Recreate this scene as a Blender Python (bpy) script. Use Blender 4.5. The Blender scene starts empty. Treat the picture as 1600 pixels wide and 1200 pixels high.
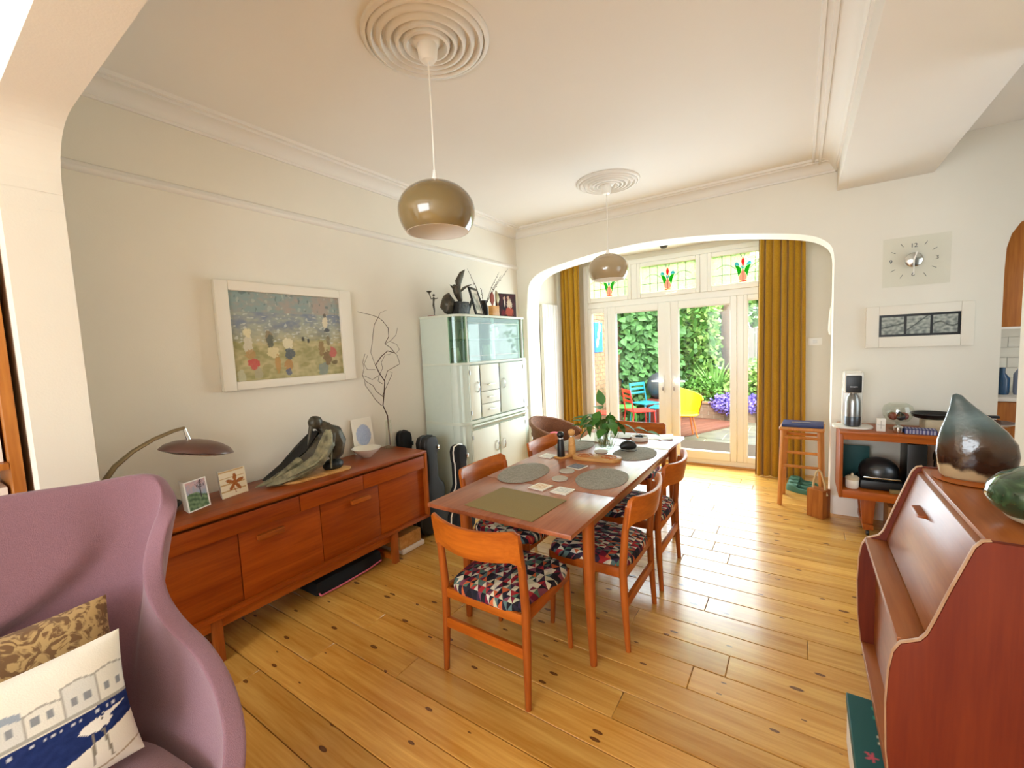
import bpy, bmesh, math, random
from mathutils import Vector, Matrix, noise as mnoise
R = math.radians
PI = math.pi
random.seed(7)
scene = bpy.context.scene
COL = scene.collection

# ------------------------------------------------------------------ camera
H = 1.52
yaw, pitch, roll = R(33.981), R(-4.899), R(-2.551)
fwd = Vector((-math.sin(yaw) * math.cos(pitch), math.cos(yaw) * math.cos(pitch), math.sin(pitch)))
rt = Vector((math.cos(yaw), math.sin(yaw), 0))
up = rt.cross(fwd)
r2 = math.cos(roll) * rt + math.sin(roll) * up
u2 = -math.sin(roll) * rt + math.cos(roll) * up
cam = bpy.data.cameras.new('camera')
camo = bpy.data.objects.new('camera', cam)
COL.objects.link(camo)
cam.sensor_width = 36
cam.lens = 671.44 / 1600 * 36
cam.clip_start = .02
camo.matrix_world = Matrix(((r2.x, u2.x, -fwd.x, 0), (r2.y, u2.y, -fwd.y, 0), (r2.z, u2.z, -fwd.z, H), (0, 0, 0, 1)))
scene.camera = camo
# ------------------------------------------------------------------ sky, daylight, exposure
world = bpy.data.worlds.new('overcast_sky')
scene.world = world
world.use_nodes = True
bg = world.node_tree.nodes['Background']
bg.inputs[0].default_value = (.93, .97, 1, 1)
bg.inputs[1].default_value = 5.5
sun = bpy.data.lights.new('hazy_sun', 'SUN')
sun.energy = 2.5
sun.angle = R(25)
sun.color = (1, .95, .86)
suno = bpy.data.objects.new('hazy_sun', sun)
COL.objects.link(suno)
suno.rotation_euler = (R(38), R(-18), 0)


def area(name, loc, rot, sx, sy, power, color):
    l = bpy.data.lights.new(name, 'AREA')
    l.shape = 'RECTANGLE'
    l.size, l.size_y = sx, sy
    l.energy = power
    l.color = color
    o = bpy.data.objects.new(name, l)
    o.location = loc
    o.rotation_euler = rot
    COL.objects.link(o)
    return o


# daylight by the french doors and front bay, plus unseen hall and kitchen lamps
area('daylight_garden_sky', (-1.3, 7.2, 3.9), (R(-48), 0, 0), 4.5, 2.0, 260, (.78, .91, 1))
area('daylight_french_doors', (-1.3, 5.44, 1.15), (R(-90), 0, 0), 2.0, 1.9, 66, (.74, .90, 1))
area('daylight_front_bay', (-.9, -3.55, 1.5), (R(90), 0, 0), 2.9, 1.9, 64, (.76, .90, 1))
area('area_lamp_hall', (2.3, 3.2, 1.5), (0, R(90), 0), 1.6, 1.4, 14, (.78, .91, 1))  # unseen side lamp in front of the windowless hall wall
area('area_lamp_kitchen', (1.9, 6.95, 1.6), (R(-90), 0, 0), 1.4, 1.0, 25, (.97, .98, 1))  # unseen lamp beyond the closed kitchen back wall, no window there
vs = scene.view_settings
vs.view_transform = 'Standard'
vs.look = 'None'
vs.exposure = .47
vs.gamma = 1
vs.use_curve_mapping = False
scene.cycles.use_denoising = True
scene.cycles.max_bounces = 10
scene.cycles.diffuse_bounces = 6
scene.cycles.transparent_max_bounces = 16
scene.cycles.sample_clamp_indirect = 6
scene.cycles.caustics_reflective = False
scene.cycles.caustics_refractive = False

# ------------------------------------------------------------------ materials
MATS = {}


def srgb(h):
    h = h.lstrip('#')
    v = [int(h[i:i + 2], 16) / 255 for i in (0, 2, 4)]
    return tuple(c / 12.92 if c <= .04045 else ((c + .055) / 1.055) ** 2.4 for c in v) + (1,)


def mat(name):
    m = bpy.data.materials.new(name)
    m.use_nodes = True
    nt = m.node_tree
    b = nt.nodes['Principled BSDF']
    MATS[name] = m
    return m, nt, b


def nd(nt, t, **kw):
    n = nt.nodes.new(t)
    for k, v in kw.items():
        if hasattr(n, k):
            setattr(n, k, v)
        else:
            n.inputs[k].default_value = v
    return n


def plain(name, col, rough=.5, metal=0, noise=.0, scale=20, bump=0, bscale=60, spec=.5, coat=0, sheen=0, coords='Object'):
    m, nt, b = mat(name)
    c = srgb(col) if isinstance(col, str) else tuple(col) + (1,)
    b.inputs['Base Color'].default_value = c
    b.inputs['Roughness'].default_value = rough
    b.inputs['Metallic'].default_value = metal
    b.inputs['Specular IOR Level'].default_value = spec
    b.inputs['Coat Weight'].default_value = coat
    b.inputs['Sheen Weight'].default_value = sheen
    L = nt.links.new
    tc = nd(nt, 'ShaderNodeTexCoord')
    if noise:
        n = nd(nt, 'ShaderNodeTexNoise', Scale=scale, Detail=4.0)
        L(tc.outputs[coords], n.inputs['Vector'])
        mx = nd(nt, 'ShaderNodeMix', data_type='RGBA', blend_type='MULTIPLY')
        mx.inputs[0].default_value = 1
        rp = nd(nt, 'ShaderNodeValToRGB')
        rp.color_ramp.elements[0].position = .3
        rp.color_ramp.elements[1].position = .7
        rp.color_ramp.elements[0].color = (1 - noise,) * 3 + (1,)
        rp.color_ramp.elements[1].color = (1 + noise * .5,) * 3 + (1,)
        L(n.outputs[0], rp.inputs[0])
        mx.inputs[6].default_value = c
        L(rp.outputs[0], mx.inputs[7])
        L(mx.outputs[2], b.inputs['Base Color'])
    if bump:
        n2 = nd(nt, 'ShaderNodeTexNoise', Scale=bscale, Detail=3.0)
        L(tc.outputs[coords], n2.inputs['Vector'])
        bp = nd(nt, 'ShaderNodeBump', Strength=bump, Distance=.01)
        L(n2.outputs[0], bp.inputs['Height'])
        L(bp.outputs[0], b.inputs['Normal'])
    return m


def wood(name, dark, light, axis='X', scale=1.0, rough=.35, coat=.15, per_obj=True, knots=False, fine=.5, spec=.25):
    """grain stretched along an object axis"""
    m, nt, b = mat(name)
    L = nt.links.new
    tc = nd(nt, 'ShaderNodeTexCoord')
    mp = nd(nt, 'ShaderNodeMapping')
    s = {'X': (.55, 9, 9), 'Y': (9, .55, 9), 'Z': (9, 9, .55)}[axis]
    mp.inputs['Scale'].default_value = tuple(v * scale for v in s)
    src = tc.outputs['Object']
    info = nd(nt, 'ShaderNodeObjectInfo')
    if per_obj:
        cx = nd(nt, 'ShaderNodeCombineXYZ')
        ml = nd(nt, 'ShaderNodeMath', operation='MULTIPLY')
        ml.inputs[1].default_value = 37.0
        L(info.outputs['Random'], ml.inputs[0])
        for i in range(3):
            L(ml.outputs[0], cx.inputs[i])
        L(cx.outputs[0], mp.inputs['Location'])
    L(src, mp.inputs[0])
    n1 = nd(nt, 'ShaderNodeTexNoise', Scale=1.6, Detail=5.0, Distortion=.8)
    n2 = nd(nt, 'ShaderNodeTexNoise', Scale=9.0, Detail=3.0, Distortion=.2)
    L(mp.outputs[0], n1.inputs['Vector'])
    L(mp.outputs[0], n2.inputs['Vector'])
    ad = nd(nt, 'ShaderNodeMix', data_type='FLOAT')
    ad.inputs[0].default_value = fine * .7
    L(n1.outputs[0], ad.inputs[2])
    L(n2.outputs[0], ad.inputs[3])
    rp = nd(nt, 'ShaderNodeValToRGB')
    rp.color_ramp.elements[0].position = .33
    rp.color_ramp.elements[1].position = .67
    rp.color_ramp.elements[0].color = srgb(dark)
    rp.color_ramp.elements[1].color = srgb(light)
    L(ad.outputs[0], rp.inputs[0])
    out = rp.outputs[0]
    if per_obj:
        hv = nd(nt, 'ShaderNodeHueSaturation')
        mr = nd(nt, 'ShaderNodeMapRange')
        mr.inputs[3].default_value = .86
        mr.inputs[4].default_value = 1.12
        L(info.outputs['Random'], mr.inputs[0])
        L(mr.outputs[0], hv.inputs['Value'])
        L(out, hv.inputs['Color'])
        out = hv.outputs[0]
    if knots:
        mk = nd(nt, 'ShaderNodeMapping')
        mk.inputs['Scale'].default_value = (2.4, 6.5, 1)
        if per_obj:
            L(cx.outputs[0], mk.inputs['Location'])
        L(src, mk.inputs[0])
        vo = nd(nt, 'ShaderNodeTexVoronoi', Scale=1.35, Randomness=1.0, voronoi_dimensions='2D')
        L(mk.outputs[0], vo.inputs['Vector'])
        # knot size varies from cell to cell, many cells have none
        sp = nd(nt, 'ShaderNodeSeparateColor')
        L(vo.outputs['Color'], sp.inputs[0])
        sz = nd(nt, 'ShaderNodeMapRange')
        sz.inputs[1].default_value = .30
        sz.inputs[3].default_value = .004
        sz.inputs[4].default_value = .10
        L(sp.outputs[0], sz.inputs[0])
        dv = nd(nt, 'ShaderNodeMath', operation='DIVIDE')
        L(vo.outputs['Distance'], dv.inputs[0])
        L(sz.outputs[0], dv.inputs[1])
        kr = nd(nt, 'ShaderNodeValToRGB')
        kr.color_ramp.elements[0].position = .35
        kr.color_ramp.elements[0].color = (.85,) * 3 + (1,)
        kr.color_ramp.elements[1].position = 1.0
        kr.color_ramp.elements[1].color = (0,) * 3 + (1,)
        e = kr.color_ramp.elements.new(.75)
        e.color = (1,) * 3 + (1,)
        L(dv.outputs[0], kr.inputs[0])
        mx = nd(nt, 'ShaderNodeMix', data_type='RGBA')
        L(kr.outputs[0], mx.inputs[0])
        L(out, mx.inputs[6])
        mx.inputs[7].default_value = srgb('#5a2c10')
        out = mx.outputs[2]
    L(out, b.inputs['Base Color'])
    b.inputs['Roughness'].default_value = rough
    b.inputs['Coat Weight'].default_value = coat
    b.inputs['Coat Roughness'].default_value = .18
    b.inputs['Specular IOR Level'].default_value = spec
    bp = nd(nt, 'ShaderNodeBump', Strength=.08, Distance=.004)
    L(n2.outputs[0], bp.inputs['Height'])
    L(bp.outputs[0], b.inputs['Normal'])
    return m


def vcol(name, rough=.6, bump=0, spec=.3, bscale=80):
    m, nt, b = mat(name)
    a = nd(nt, 'ShaderNodeVertexColor', layer_name='print')
    nt.links.new(a.outputs[0], b.inputs['Base Color'])
    b.inputs['Roughness'].default_value = rough
    b.inputs['Specular IOR Level'].default_value = spec
    if bump:
        tc = nd(nt, 'ShaderNodeTexCoord')
        n2 = nd(nt, 'ShaderNodeTexNoise', Scale=bscale, Detail=3.0)
        nt.links.new(tc.outputs['Object'], n2.inputs['Vector'])
        bp = nd(nt, 'ShaderNodeBump', Strength=bump, Distance=.005)
        nt.links.new(n2.outputs[0], bp.inputs['Height'])
        nt.links.new(bp.outputs[0], b.inputs['Normal'])
    return m


def glassy(name, col=(1, 1, 1), refl=.06, trans=0.0, rough=.02):
    """thin pane: see-through with a share of mirror reflection and, for patterned glass, scattering"""
    m, nt, b = mat(name)
    nt.nodes.remove(b)
    out = nt.nodes['Material Output']
    t = nd(nt, 'ShaderNodeBsdfTransparent')
    t.inputs[0].default_value = tuple(col) + (1,)
    g = nd(nt, 'ShaderNodeBsdfGlossy', Roughness=rough)
    mx = nd(nt, 'ShaderNodeMixShader')
    mx.inputs[0].default_value = refl
    nt.links.new(t.outputs[0], mx.inputs[1])
    nt.links.new(g.outputs[0], mx.inputs[2])
    last = mx
    if trans:
        tl = nd(nt, 'ShaderNodeBsdfTranslucent')
        tl.inputs[0].default_value = tuple(col) + (1,)
        m2 = nd(nt, 'ShaderNodeMixShader')
        m2.inputs[0].default_value = trans
        nt.links.new(mx.outputs[0], m2.inputs[1])
        nt.links.new(tl.outputs[0], m2.inputs[2])
        last = m2
    nt.links.new(last.outputs[0], out.inputs[0])
    return m


plain('wall_paint', '#e6e0d2', .75, noise=.02, scale=3, bump=.05, bscale=140, spec=.25)
plain('ceiling_paint', '#e7e2da', .8, noise=.015, scale=2, bump=.03, bscale=90, spec=.2)
plain('white_gloss', '#f4f0e8', .3)
plain('upvc', '#e6e4de', .28)
plain('plaster', '#e7e2da', .7)
wood('pine', '#b97c2a', '#dfae5c', 'X', 1.0, .33, .55, knots=True)
wood('teak_x', '#9a4a0e', '#c0661a', 'X', 1.2, .42, .08)
wood('teak_y', '#8a400f', '#b25c19', 'Y', 1.2, .42, .08)
wood('teak_z', '#823c10', '#a9581d', 'Z', 1.2, .42, .08)
wood('teak_orange_y', '#843307', '#a44c0e', 'Y', 1.3, .36, .2)
wood('table_wood', '#84452a', '#a7633f', 'Y', 1.1, .30, .3)
wood('bureau_wood', '#8f4d22', '#a9632f', 'Y', 1.3, .38, .2)
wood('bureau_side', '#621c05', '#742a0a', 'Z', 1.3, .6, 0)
wood('edge_wood_sheen', '#b98a66', '#cfa684', 'Z', 2.0, .5, .0)  # pale ply edge, with the white reflection along it put into the colour
wood('light_wood', '#b9803f', '#d6a363', 'X', 2.0, .45, .05)
wood('stool_wood', '#b3702f', '#cf8f4c', 'Z', 1.5, .4, .1)
wood('block_wood', '#96521f', '#c07a38', 'Z', 2.0, .5, 0)
wood('kitchen_wood', '#96561f', '#bd7a35', 'Z', 1.0, .4, .1)
plain('purple_wool', '#8c6772', .92, noise=.10, scale=260, bump=.25, bscale=420, spec=.15, sheen=.35)
plain('mustard', '#a97d1c', .85, noise=.14, scale=90, bump=.2, bscale=300, spec=.15, sheen=.25)
plain('sage_side', '#c3cdc0', .45, noise=.02)
plain('sage_light', '#c9cfbf', .42)
plain('cabinet_cream', '#d8d7c4', .45)
plain('sage_inside', '#8d9f90', .6)
plain('chrome', '#d8d8d4', .2, 1)
plain('steel', '#9a9a98', .3, 1)
plain('steel_dark', '#55585c', .32, .8)
plain('black_plastic', '#121314', .4)
plain('black_leather', '#16130f', .5, noise=.1, bump=.1, bscale=200)
plain('black_fabric', '#0d0d0f', .9)
plain('lamp_taupe', '#7f6b45', .16, coat=.6, spec=.6)
plain('lamp_taupe2', '#a58f6c', .16, coat=.6, spec=.6)
plain('lamp_inner', '#f4ece0', .5)
plain('lamp_brown', '#5a3a30', .32, coat=.2)
plain('brass_dull', '#8a7a5c', .35, .6)
plain('bronze', '#4a4436', .45, .35, noise=.5, scale=18, bump=.5, bscale=40)
plain('bronze_pale', '#8b8568', .5, .25, noise=.55, scale=26, bump=.5, bscale=60)
plain('bronze_black', '#1c1a16', .5, .2, noise=.3, bump=.4, bscale=60)
plain('grey_rope_mat', '#9d968a', .95, noise=.35, scale=130, bump=.6, bscale=220)
plain('olive_mat', '#8f7b4e', .92, noise=.12, scale=300, bump=.3, bscale=500)
plain('paper_white', '#efeae0', .7)
plain('card_grey', '#b9b3a8', .7, noise=.05)
plain('stone_coaster', '#b3a89a', .7, noise=.12, scale=60)
plain('slate', '#4a4a52', .6, noise=.2)
plain('ceramic_white', '#e9e4d8', .25, coat=.3)
plain('leaf_green', '#3f7320', .6, noise=.25, scale=30)
plain('stem_green', '#5d7a34', .5)
plain('twig', '#4c3426', .8)
plain('red_plastic', '#d8392c', .35)
plain('green_plastic', '#5fbf4a', .35)
plain('turquoise', '#35a3bf', .35)
plain('yellow_plastic', '#e6b318', .35)
plain('orange_metal', '#d9732c', .4)
plain('blue_panel', '#2f7fc4', .5)
plain('blue_panel_white', '#cfe4ee', .5)
plain('brick', '#a8825f', .9, noise=.2, scale=3, bump=.3, bscale=60)
plain('brick_planter', '#8f7560', .9, noise=.25, scale=4, bump=.3, bscale=60)
plain('mortar', '#b7a894', .95)
plain('stone_slab', '#7d7a66', .28, noise=.35, scale=5, bump=.2, bscale=30)
wood('deck_wood', '#6f4436', '#8d5c48', 'X', 1.0, .5, .1)
plain('soil', '#4a3b2b', .95)
plain('grey_ball', '#4b4d50', .35)
plain('terracotta', '#8d4434', .8)
plain('bark', '#6f5a48', .9, noise=.35, scale=12, bump=.6, bscale=25)
plain('fence_grey', '#8f8578', .85, noise=.2)
for nm, c in (('foliage_a', '#4d7a34'), ('foliage_b', '#6b9a48'), ('foliage_c', '#2f5c33'), ('foliage_d', '#8aae5a'), ('ivy', '#557f45'), ('lilac', '#8f7fd0'), ('sword_leaf', '#7fa85a')):
    m, nt, b = mat(nm)
    L = nt.links.new
    g = nd(nt, 'ShaderNodeNewGeometry')
    hs = nd(nt, 'ShaderNodeHueSaturation')
    hs.inputs['Color'].default_value = srgb(c)
    mr = nd(nt, 'ShaderNodeMapRange')
    mr.inputs[3].default_value = .6
    mr.inputs[4].default_value = 1.5
    L(g.outputs['Random Per Island'], mr.inputs[0])
    L(mr.outputs[0], hs.inputs['Value'])
    L(hs.outputs[0], b.inputs['Base Color'])
    b.inputs['Roughness'].default_value = .5
    b.inputs['Specular IOR Level'].default_value = .3
vcol('print', .6)
vcol('oil_paint', .5, .4, bscale=60)
vcol('cloth_print', .9, .15, .1, 300)
glassy('clear_glass', (.97, .99, .98), .012)
glassy('cabinet_glass', (.72, .82, .74), .05, rough=.02)
glassy('jar_glass', (.93, .96, .92), .12)
glassy('clock_glass', (.982, .985, .97), .02)
glassy('pattern_glass', (.80, .90, .60), .03, .22)
glassy('glass_green', (.06, .40, .07), .03, .2)
glassy('glass_red', (.80, .05, .10), .03, .25)
glassy('glass_pink', (.86, .40, .45), .03, .2)
glassy('glass_blue', (.16, .46, .66), .03, .2)
plain('lead', '#4a4a4c', .5, .4)
plain('picture_frame', '#e6dfd0', .6)
plain('pale_blue', '#a9b7d6', .6)
plain('navy', '#1d2b5c', .5)
plain('rope', '#c9b489', .9, bump=.5, bscale=200)
plain('clog_green', '#3f6f5a', .6)
plain('wicker', '#7b4d2e', .7, noise=.3, scale=60, bump=.6, bscale=90)
plain('pink_cushion', '#c0505c', .9)
plain('grey_stone_ware', '#c9b99a', .8, noise=.1)
plain('teal', '#15514f', .55)
plain('radiator_white', '#dedbd4', .4)
plain('hot_pink', '#d4667a', .6)
plain('kitchen_tile', '#dcd9cc', .25)
plain('worktop', '#e4e0d8', .35)
plain('glass_blue_dark', '#274a6b', .2)
plain('ceiling_fitting', '#3a332b', .5)
plain('photo_dark', '#2a1416', .4)

# glazes and fabrics with their own patterns
m, nt, b = mat('glaze_brown')
L = nt.links.new
tc = nd(nt, 'ShaderNodeTexCoord')
sp = nd(nt, 'ShaderNodeSeparateXYZ')
L(tc.outputs['Object'], sp.inputs[0])
ns = nd(nt, 'ShaderNodeTexNoise', Scale=9.0, Detail=4.0)
L(tc.outputs['Object'], ns.inputs['Vector'])
ml = nd(nt, 'ShaderNodeMath', operation='MULTIPLY_ADD')
L(ns.outputs[0], ml.inputs[0])
ml.inputs[1].default_value = .10
L(sp.outputs[2], ml.inputs[2])
rp = nd(nt, 'ShaderNodeValToRGB')
els = rp.color_ramp.elements
els[0].position, els[0].color = .085, srgb('#b9a27c')
els[1].position, els[1].color = .30, srgb('#4b5a5c')
for p_, c_ in ((.095, '#2a1812'), (.17, '#4a3424'), (.22, '#3d4a48'), (.27, '#5f7276')):
    e = els.new(p_)
    e.color = srgb(c_)
L(ml.outputs[0], rp.inputs[0])
L(rp.outputs[0], b.inputs['Base Color'])
b.inputs['Roughness'].default_value = .16
b.inputs['Coat Weight'].default_value = .5
ns2 = nd(nt, 'ShaderNodeTexNoise', Scale=60.0, Detail=2.0)
L(tc.outputs['Object'], ns2.inputs['Vector'])
bp = nd(nt, 'ShaderNodeBump', Strength=.35, Distance=.004)
L(ns2.outputs[0], bp.inputs['Height'])
L(bp.outputs[0], b.inputs['Normal'])

m, nt, b = mat('glaze_green')
L = nt.links.new
tc = nd(nt, 'ShaderNodeTexCoord')
ns = nd(nt, 'ShaderNodeTexNoise', Scale=14.0, Detail=6.0, Distortion=1.4)
L(tc.outputs['Object'], ns.inputs['Vector'])
rp = nd(nt, 'ShaderNodeValToRGB')
els = rp.color_ramp.elements
els[0].position, els[0].color = .35, srgb('#1d2f20')
els[1].position, els[1].color = .72, srgb('#5a7556')
e = els.new(.55)
e.color = srgb('#2f4a30')
L(ns.outputs[0], rp.inputs[0])
L(rp.outputs[0], b.inputs['Base Color'])
b.inputs['Roughness'].default_value = .1
b.inputs['Coat Weight'].default_value = .7

# seat cloth: rows of triangles in random palette colours
m, nt, b = mat('triangle_cloth')
L = nt.links.new


def mth(op, a, c=None, d=None):
    n = nt.nodes.new('ShaderNodeMath')
    n.operation = op
    for i, v in enumerate((a, c, d)):
        if v is None:
            continue
        if isinstance(v, (int, float)):
            n.inputs[i].default_value = v
        else:
            L(v, n.inputs[i])
    return n.outputs[0]


tc = nd(nt, 'ShaderNodeTexCoord')
sp = nd(nt, 'ShaderNodeSeparateXYZ')
L(tc.outputs['Object'], sp.inputs[0])
X = mth('MULTIPLY', sp.outputs[0], 1 / .045)
Y = mth('MULTIPLY', mth('ADD', sp.outputs[1], mth('MULTIPLY', sp.outputs[2], .7)), 1 / .036)
row = mth('FLOOR', Y)
fy = mth('FRACT', Y)
Xs = mth('ADD', X, mth('MULTIPLY', row, .5))
fx = mth('FRACT', Xs)
upm = mth('LESS_THAN', mth('ABSOLUTE', mth('SUBTRACT', mth('MULTIPLY', fx, 2), 1)), mth('SUBTRACT', 1, fy))
idu = mth('FLOOR', Xs)
idd = mth('ADD', mth('FLOOR', mth('ADD', Xs, .5)), 100.37)
ids = mth('ADD', mth('MULTIPLY', upm, idu), mth('MULTIPLY', mth('SUBTRACT', 1, upm), idd))
half = mth('MULTIPLY', mth('GREATER_THAN', mth('FRACT', mth('ADD', Xs, mth('MULTIPLY', mth('SUBTRACT', 1, upm), .5))), .5), 53.1)
cx = nd(nt, 'ShaderNodeCombineXYZ')
L(mth('ADD', ids, half), cx.inputs[0])
L(row, cx.inputs[1])
wn = nd(nt, 'ShaderNodeTexWhiteNoise', noise_dimensions='2D')
L(cx.outputs[0], wn.inputs['Vector'])
rp = nd(nt, 'ShaderNodeValToRGB')
rp.color_ramp.interpolation = 'CONSTANT'
pal = ['#2a2630', '#6e1e33', '#d9d0b8', '#3b2c3f', '#566b6a', '#a32f33', '#bdb79a', '#23232b', '#4f6f5c', '#c9c2b4', '#7a4150', '#1f1c22', '#c0603a']
els = rp.color_ramp.elements
els[0].color = srgb(pal[0])
els[1].position, els[1].color = 1 / len(pal), srgb(pal[1])
for i in range(2, len(pal)):
    e = els.new(i / len(pal))
    e.color = srgb(pal[i])
L(wn.outputs[0], rp.inputs[0])
L(rp.outputs[0], b.inputs['Base Color'])
b.inputs['Roughness'].default_value = .9
b.inputs['Specular IOR Level'].default_value = .15

# damask cloth
m, nt, b = mat('damask')
L = nt.links.new
tc = nd(nt, 'ShaderNodeTexCoord')
ns = nd(nt, 'ShaderNodeTexNoise', Scale=26.0, Detail=2.0, Distortion=2.2)
L(tc.outputs['Object'], ns.inputs['Vector'])
rp = nd(nt, 'ShaderNodeValToRGB')
rp.color_ramp.elements[0].position, rp.color_ramp.elements[0].color = .44, srgb('#6f4f2a')
rp.color_ramp.elements[1].position, rp.color_ramp.elements[1].color = .54, srgb('#b49561')
L(ns.outputs[0], rp.inputs[0])
L(rp.outputs[0], b.inputs['Base Color'])
b.inputs['Roughness'].default_value = .8
b.inputs['Sheen Weight'].default_value = .3


# ------------------------------------------------------------------ mesh helpers
class MB:
    def __init__(s):
        s.v, s.f, s.c = [], [], []

    def add(s, vs_, fs_):
        o = len(s.v)
        s.v += [tuple(v) for v in vs_]
        s.f += [tuple(i + o for i in f) for f in fs_]
        return s

    def box(s, x0, x1, y0, y1, z0, z1):
        return s.add([(x0, y0, z0), (x1, y0, z0), (x1, y1, z0), (x0, y1, z0), (x0, y0, z1), (x1, y0, z1), (x1, y1, z1), (x0, y1, z1)],
                     [(3, 2, 1, 0), (4, 5, 6, 7), (0, 1, 5, 4), (1, 2, 6, 5), (2, 3, 7, 6), (3, 0, 4, 7)])

    def prism(s, poly, axis, a, b):
        """poly of 2D points; axis x: (y,z), y: (x,z), z: (x,y)"""
        n = len(poly)

        def P(p, t):
            return {'x': (t, p[0], p[1]), 'y': (p[0], t, p[1]), 'z': (p[0], p[1], t)}[axis]
        vs_ = [P(p, a) for p in poly] + [P(p, b) for p in poly]
        fs_ = [tuple(range(n - 1, -1, -1)), tuple(range(n, 2 * n))] + [(i, (i + 1) % n, (i + 1) % n + n, i + n) for i in range(n)]
        return s.add(vs_, fs_)

    def lathe(s, prof, n=24, c=(0, 0, 0), cap0=True, cap1=True):
        vs_, fs_ = [], []
        for r, z in prof:
            for i in range(n):
                a = 2 * PI * i / n
                vs_.append((c[0] + r * math.cos(a), c[1] + r * math.sin(a), c[2] + z))
        for k in range(len(prof) - 1):
            for i in range(n):
                j = (i + 1) % n
                fs_.append((k * n + i, k * n + j, (k + 1) * n + j, (k + 1) * n + i))
        if cap0:
            fs_.append(tuple(range(n - 1, -1, -1)))
        if cap1:
            fs_.append(tuple((len(prof) - 1) * n + i for i in range(n)))
        return s.add(vs_, fs_)

    def tube(s, pts, rad, n=8, caps=True, flat=1.0):
        pts = [Vector(p) for p in pts]
        if not isinstance(rad, (list, tuple)):
            rad = [rad] * len(pts)
        vs_, fs_ = [], []
        prev = None
        for k, p in enumerate(pts):
            if k == 0:
                d = pts[1] - pts[0]
            elif k == len(pts) - 1:
                d = pts[-1] - pts[-2]
            else:
                d = (pts[k + 1] - p).normalized() + (p - pts[k - 1]).normalized()
            if d.length < 1e-9:
                d = Vector((0, 0, 1))
            d.normalize()
            if prev is None:
                ref = Vector((0, 0, 1)) if abs(d.z) < .9 else Vector((1, 0, 0))
                a = d.cross(ref).normalized()
            else:
                a = (prev - d * prev.dot(d)).normalized()
            prev = a
            b_ = d.cross(a)
            for i in range(n):
                t = 2 * PI * i / n
                vs_.append(p + a * math.cos(t) * rad[k] + b_ * math.sin(t) * rad[k] * flat)
        for k in range(len(pts) - 1):
            for i in range(n):
                j = (i + 1) % n
                fs_.append((k * n + i, k * n + j, (k + 1) * n + j, (k + 1) * n + i))
        if caps:
            fs_.append(tuple(range(n - 1, -1, -1)))
            fs_.append(tuple((len(pts) - 1) * n + i for i in range(n)))
        return s.add(vs_, fs_)

    def grid(s, fn, nu, nv, closed_u=False):
        vs_ = [fn(i / nu, j / nv) for j in range(nv + 1) for i in range(nu + (0 if closed_u else 1))]
        w = nu if closed_u else nu + 1
        fs_ = []
        for j in range(nv):
            for i in range(nu):
                k = (i + 1) % w
                fs_.append((j * w + i, j * w + k, (j + 1) * w + k, (j + 1) * w + i))
        return s.add(vs_, fs_)

    def sphere(s, c, r, n=14, m_=9, sc=(1, 1, 1)):
        vs_, fs_ = [(c[0], c[1], c[2] - r * sc[2])], []
        for j in range(1, m_):
            t = -PI / 2 + PI * j / m_
            for i in range(n):
                a = 2 * PI * i / n
                vs_.append((c[0] + r * sc[0] * math.cos(t) * math.cos(a), c[1] + r * sc[1] * math.cos(t) * math.sin(a), c[2] + r * sc[2] * math.sin(t)))
        vs_.append((c[0], c[1], c[2] + r * sc[2]))
        for i in range(n):
            fs_.append((0, 1 + (i + 1) % n, 1 + i))
            fs_.append((len(vs_) - 1, 1 + (m_ - 2) * n + i, 1 + (m_ - 2) * n + (i + 1) % n))
        for j in range(m_ - 2):
            for i in range(n):
                k = (i + 1) % n
                fs_.append((1 + j * n + i, 1 + j * n + k, 1 + (j + 1) * n + k, 1 + (j + 1) * n + i))
        return s.add(vs_, fs_)

    def xf(s, M):
        s.v = [tuple(M @ Vector(v)) for v in s.v]
        return s

    def mesh(s, name, m_, org=(0, 0, 0), smooth=False, bevel=0, segs=2, ang=40):
        me = bpy.data.meshes.new(name)
        me.from_pydata([(v[0] - org[0], v[1] - org[1], v[2] - org[2]) for v in s.v], [], s.f)
        bm = bmesh.new()
        bm.from_mesh(me)
        bmesh.ops.recalc_face_normals(bm, faces=bm.faces)
        if bevel:
            es = [e for e in bm.edges if len(e.link_faces) == 2 and e.calc_face_angle(0) > R(30)]
            bmesh.ops.bevel(bm, geom=es, offset=bevel, segments=segs, profile=.6, affect='EDGES', clamp_overlap=True)
        bm.to_mesh(me)
        bm.free()
        if s.c:
            ca = me.color_attributes.new('print', 'FLOAT_COLOR', 'POINT')
            for i, c in enumerate(s.c):
                ca.data[i].color = c
        if smooth or bevel:
            for p in me.polygons:
                p.use_smooth = True
            try:
                me.set_sharp_from_angle(angle=R(ang))
            except Exception:
                pass
        me.materials.append(MATS[m_])
        return me


def link(name, me, parent=None, loc=(0, 0, 0)):
    o = bpy.data.objects.new(name, me)
    COL.objects.link(o)
    o.location = loc
    if parent:
        o.parent = parent
    return o


def tag(o, label=None, cat=None, group=None, kind=None):
    if label:
        o['label'] = label
    if cat:
        o['category'] = cat
    if group:
        o['group'] = group
    if kind:
        o['kind'] = kind
    return o


ORG = {}


def thing(name, label, cat, loc=(0, 0, 0), rz=0, group=None):
    o = bpy.data.objects.new(name, None)
    o.empty_display_size = .1
    COL.objects.link(o)
    o.location = loc
    o.rotation_euler = (0, 0, rz)
    ORG[o.name] = loc
    return tag(o, label, cat, group)


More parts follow.
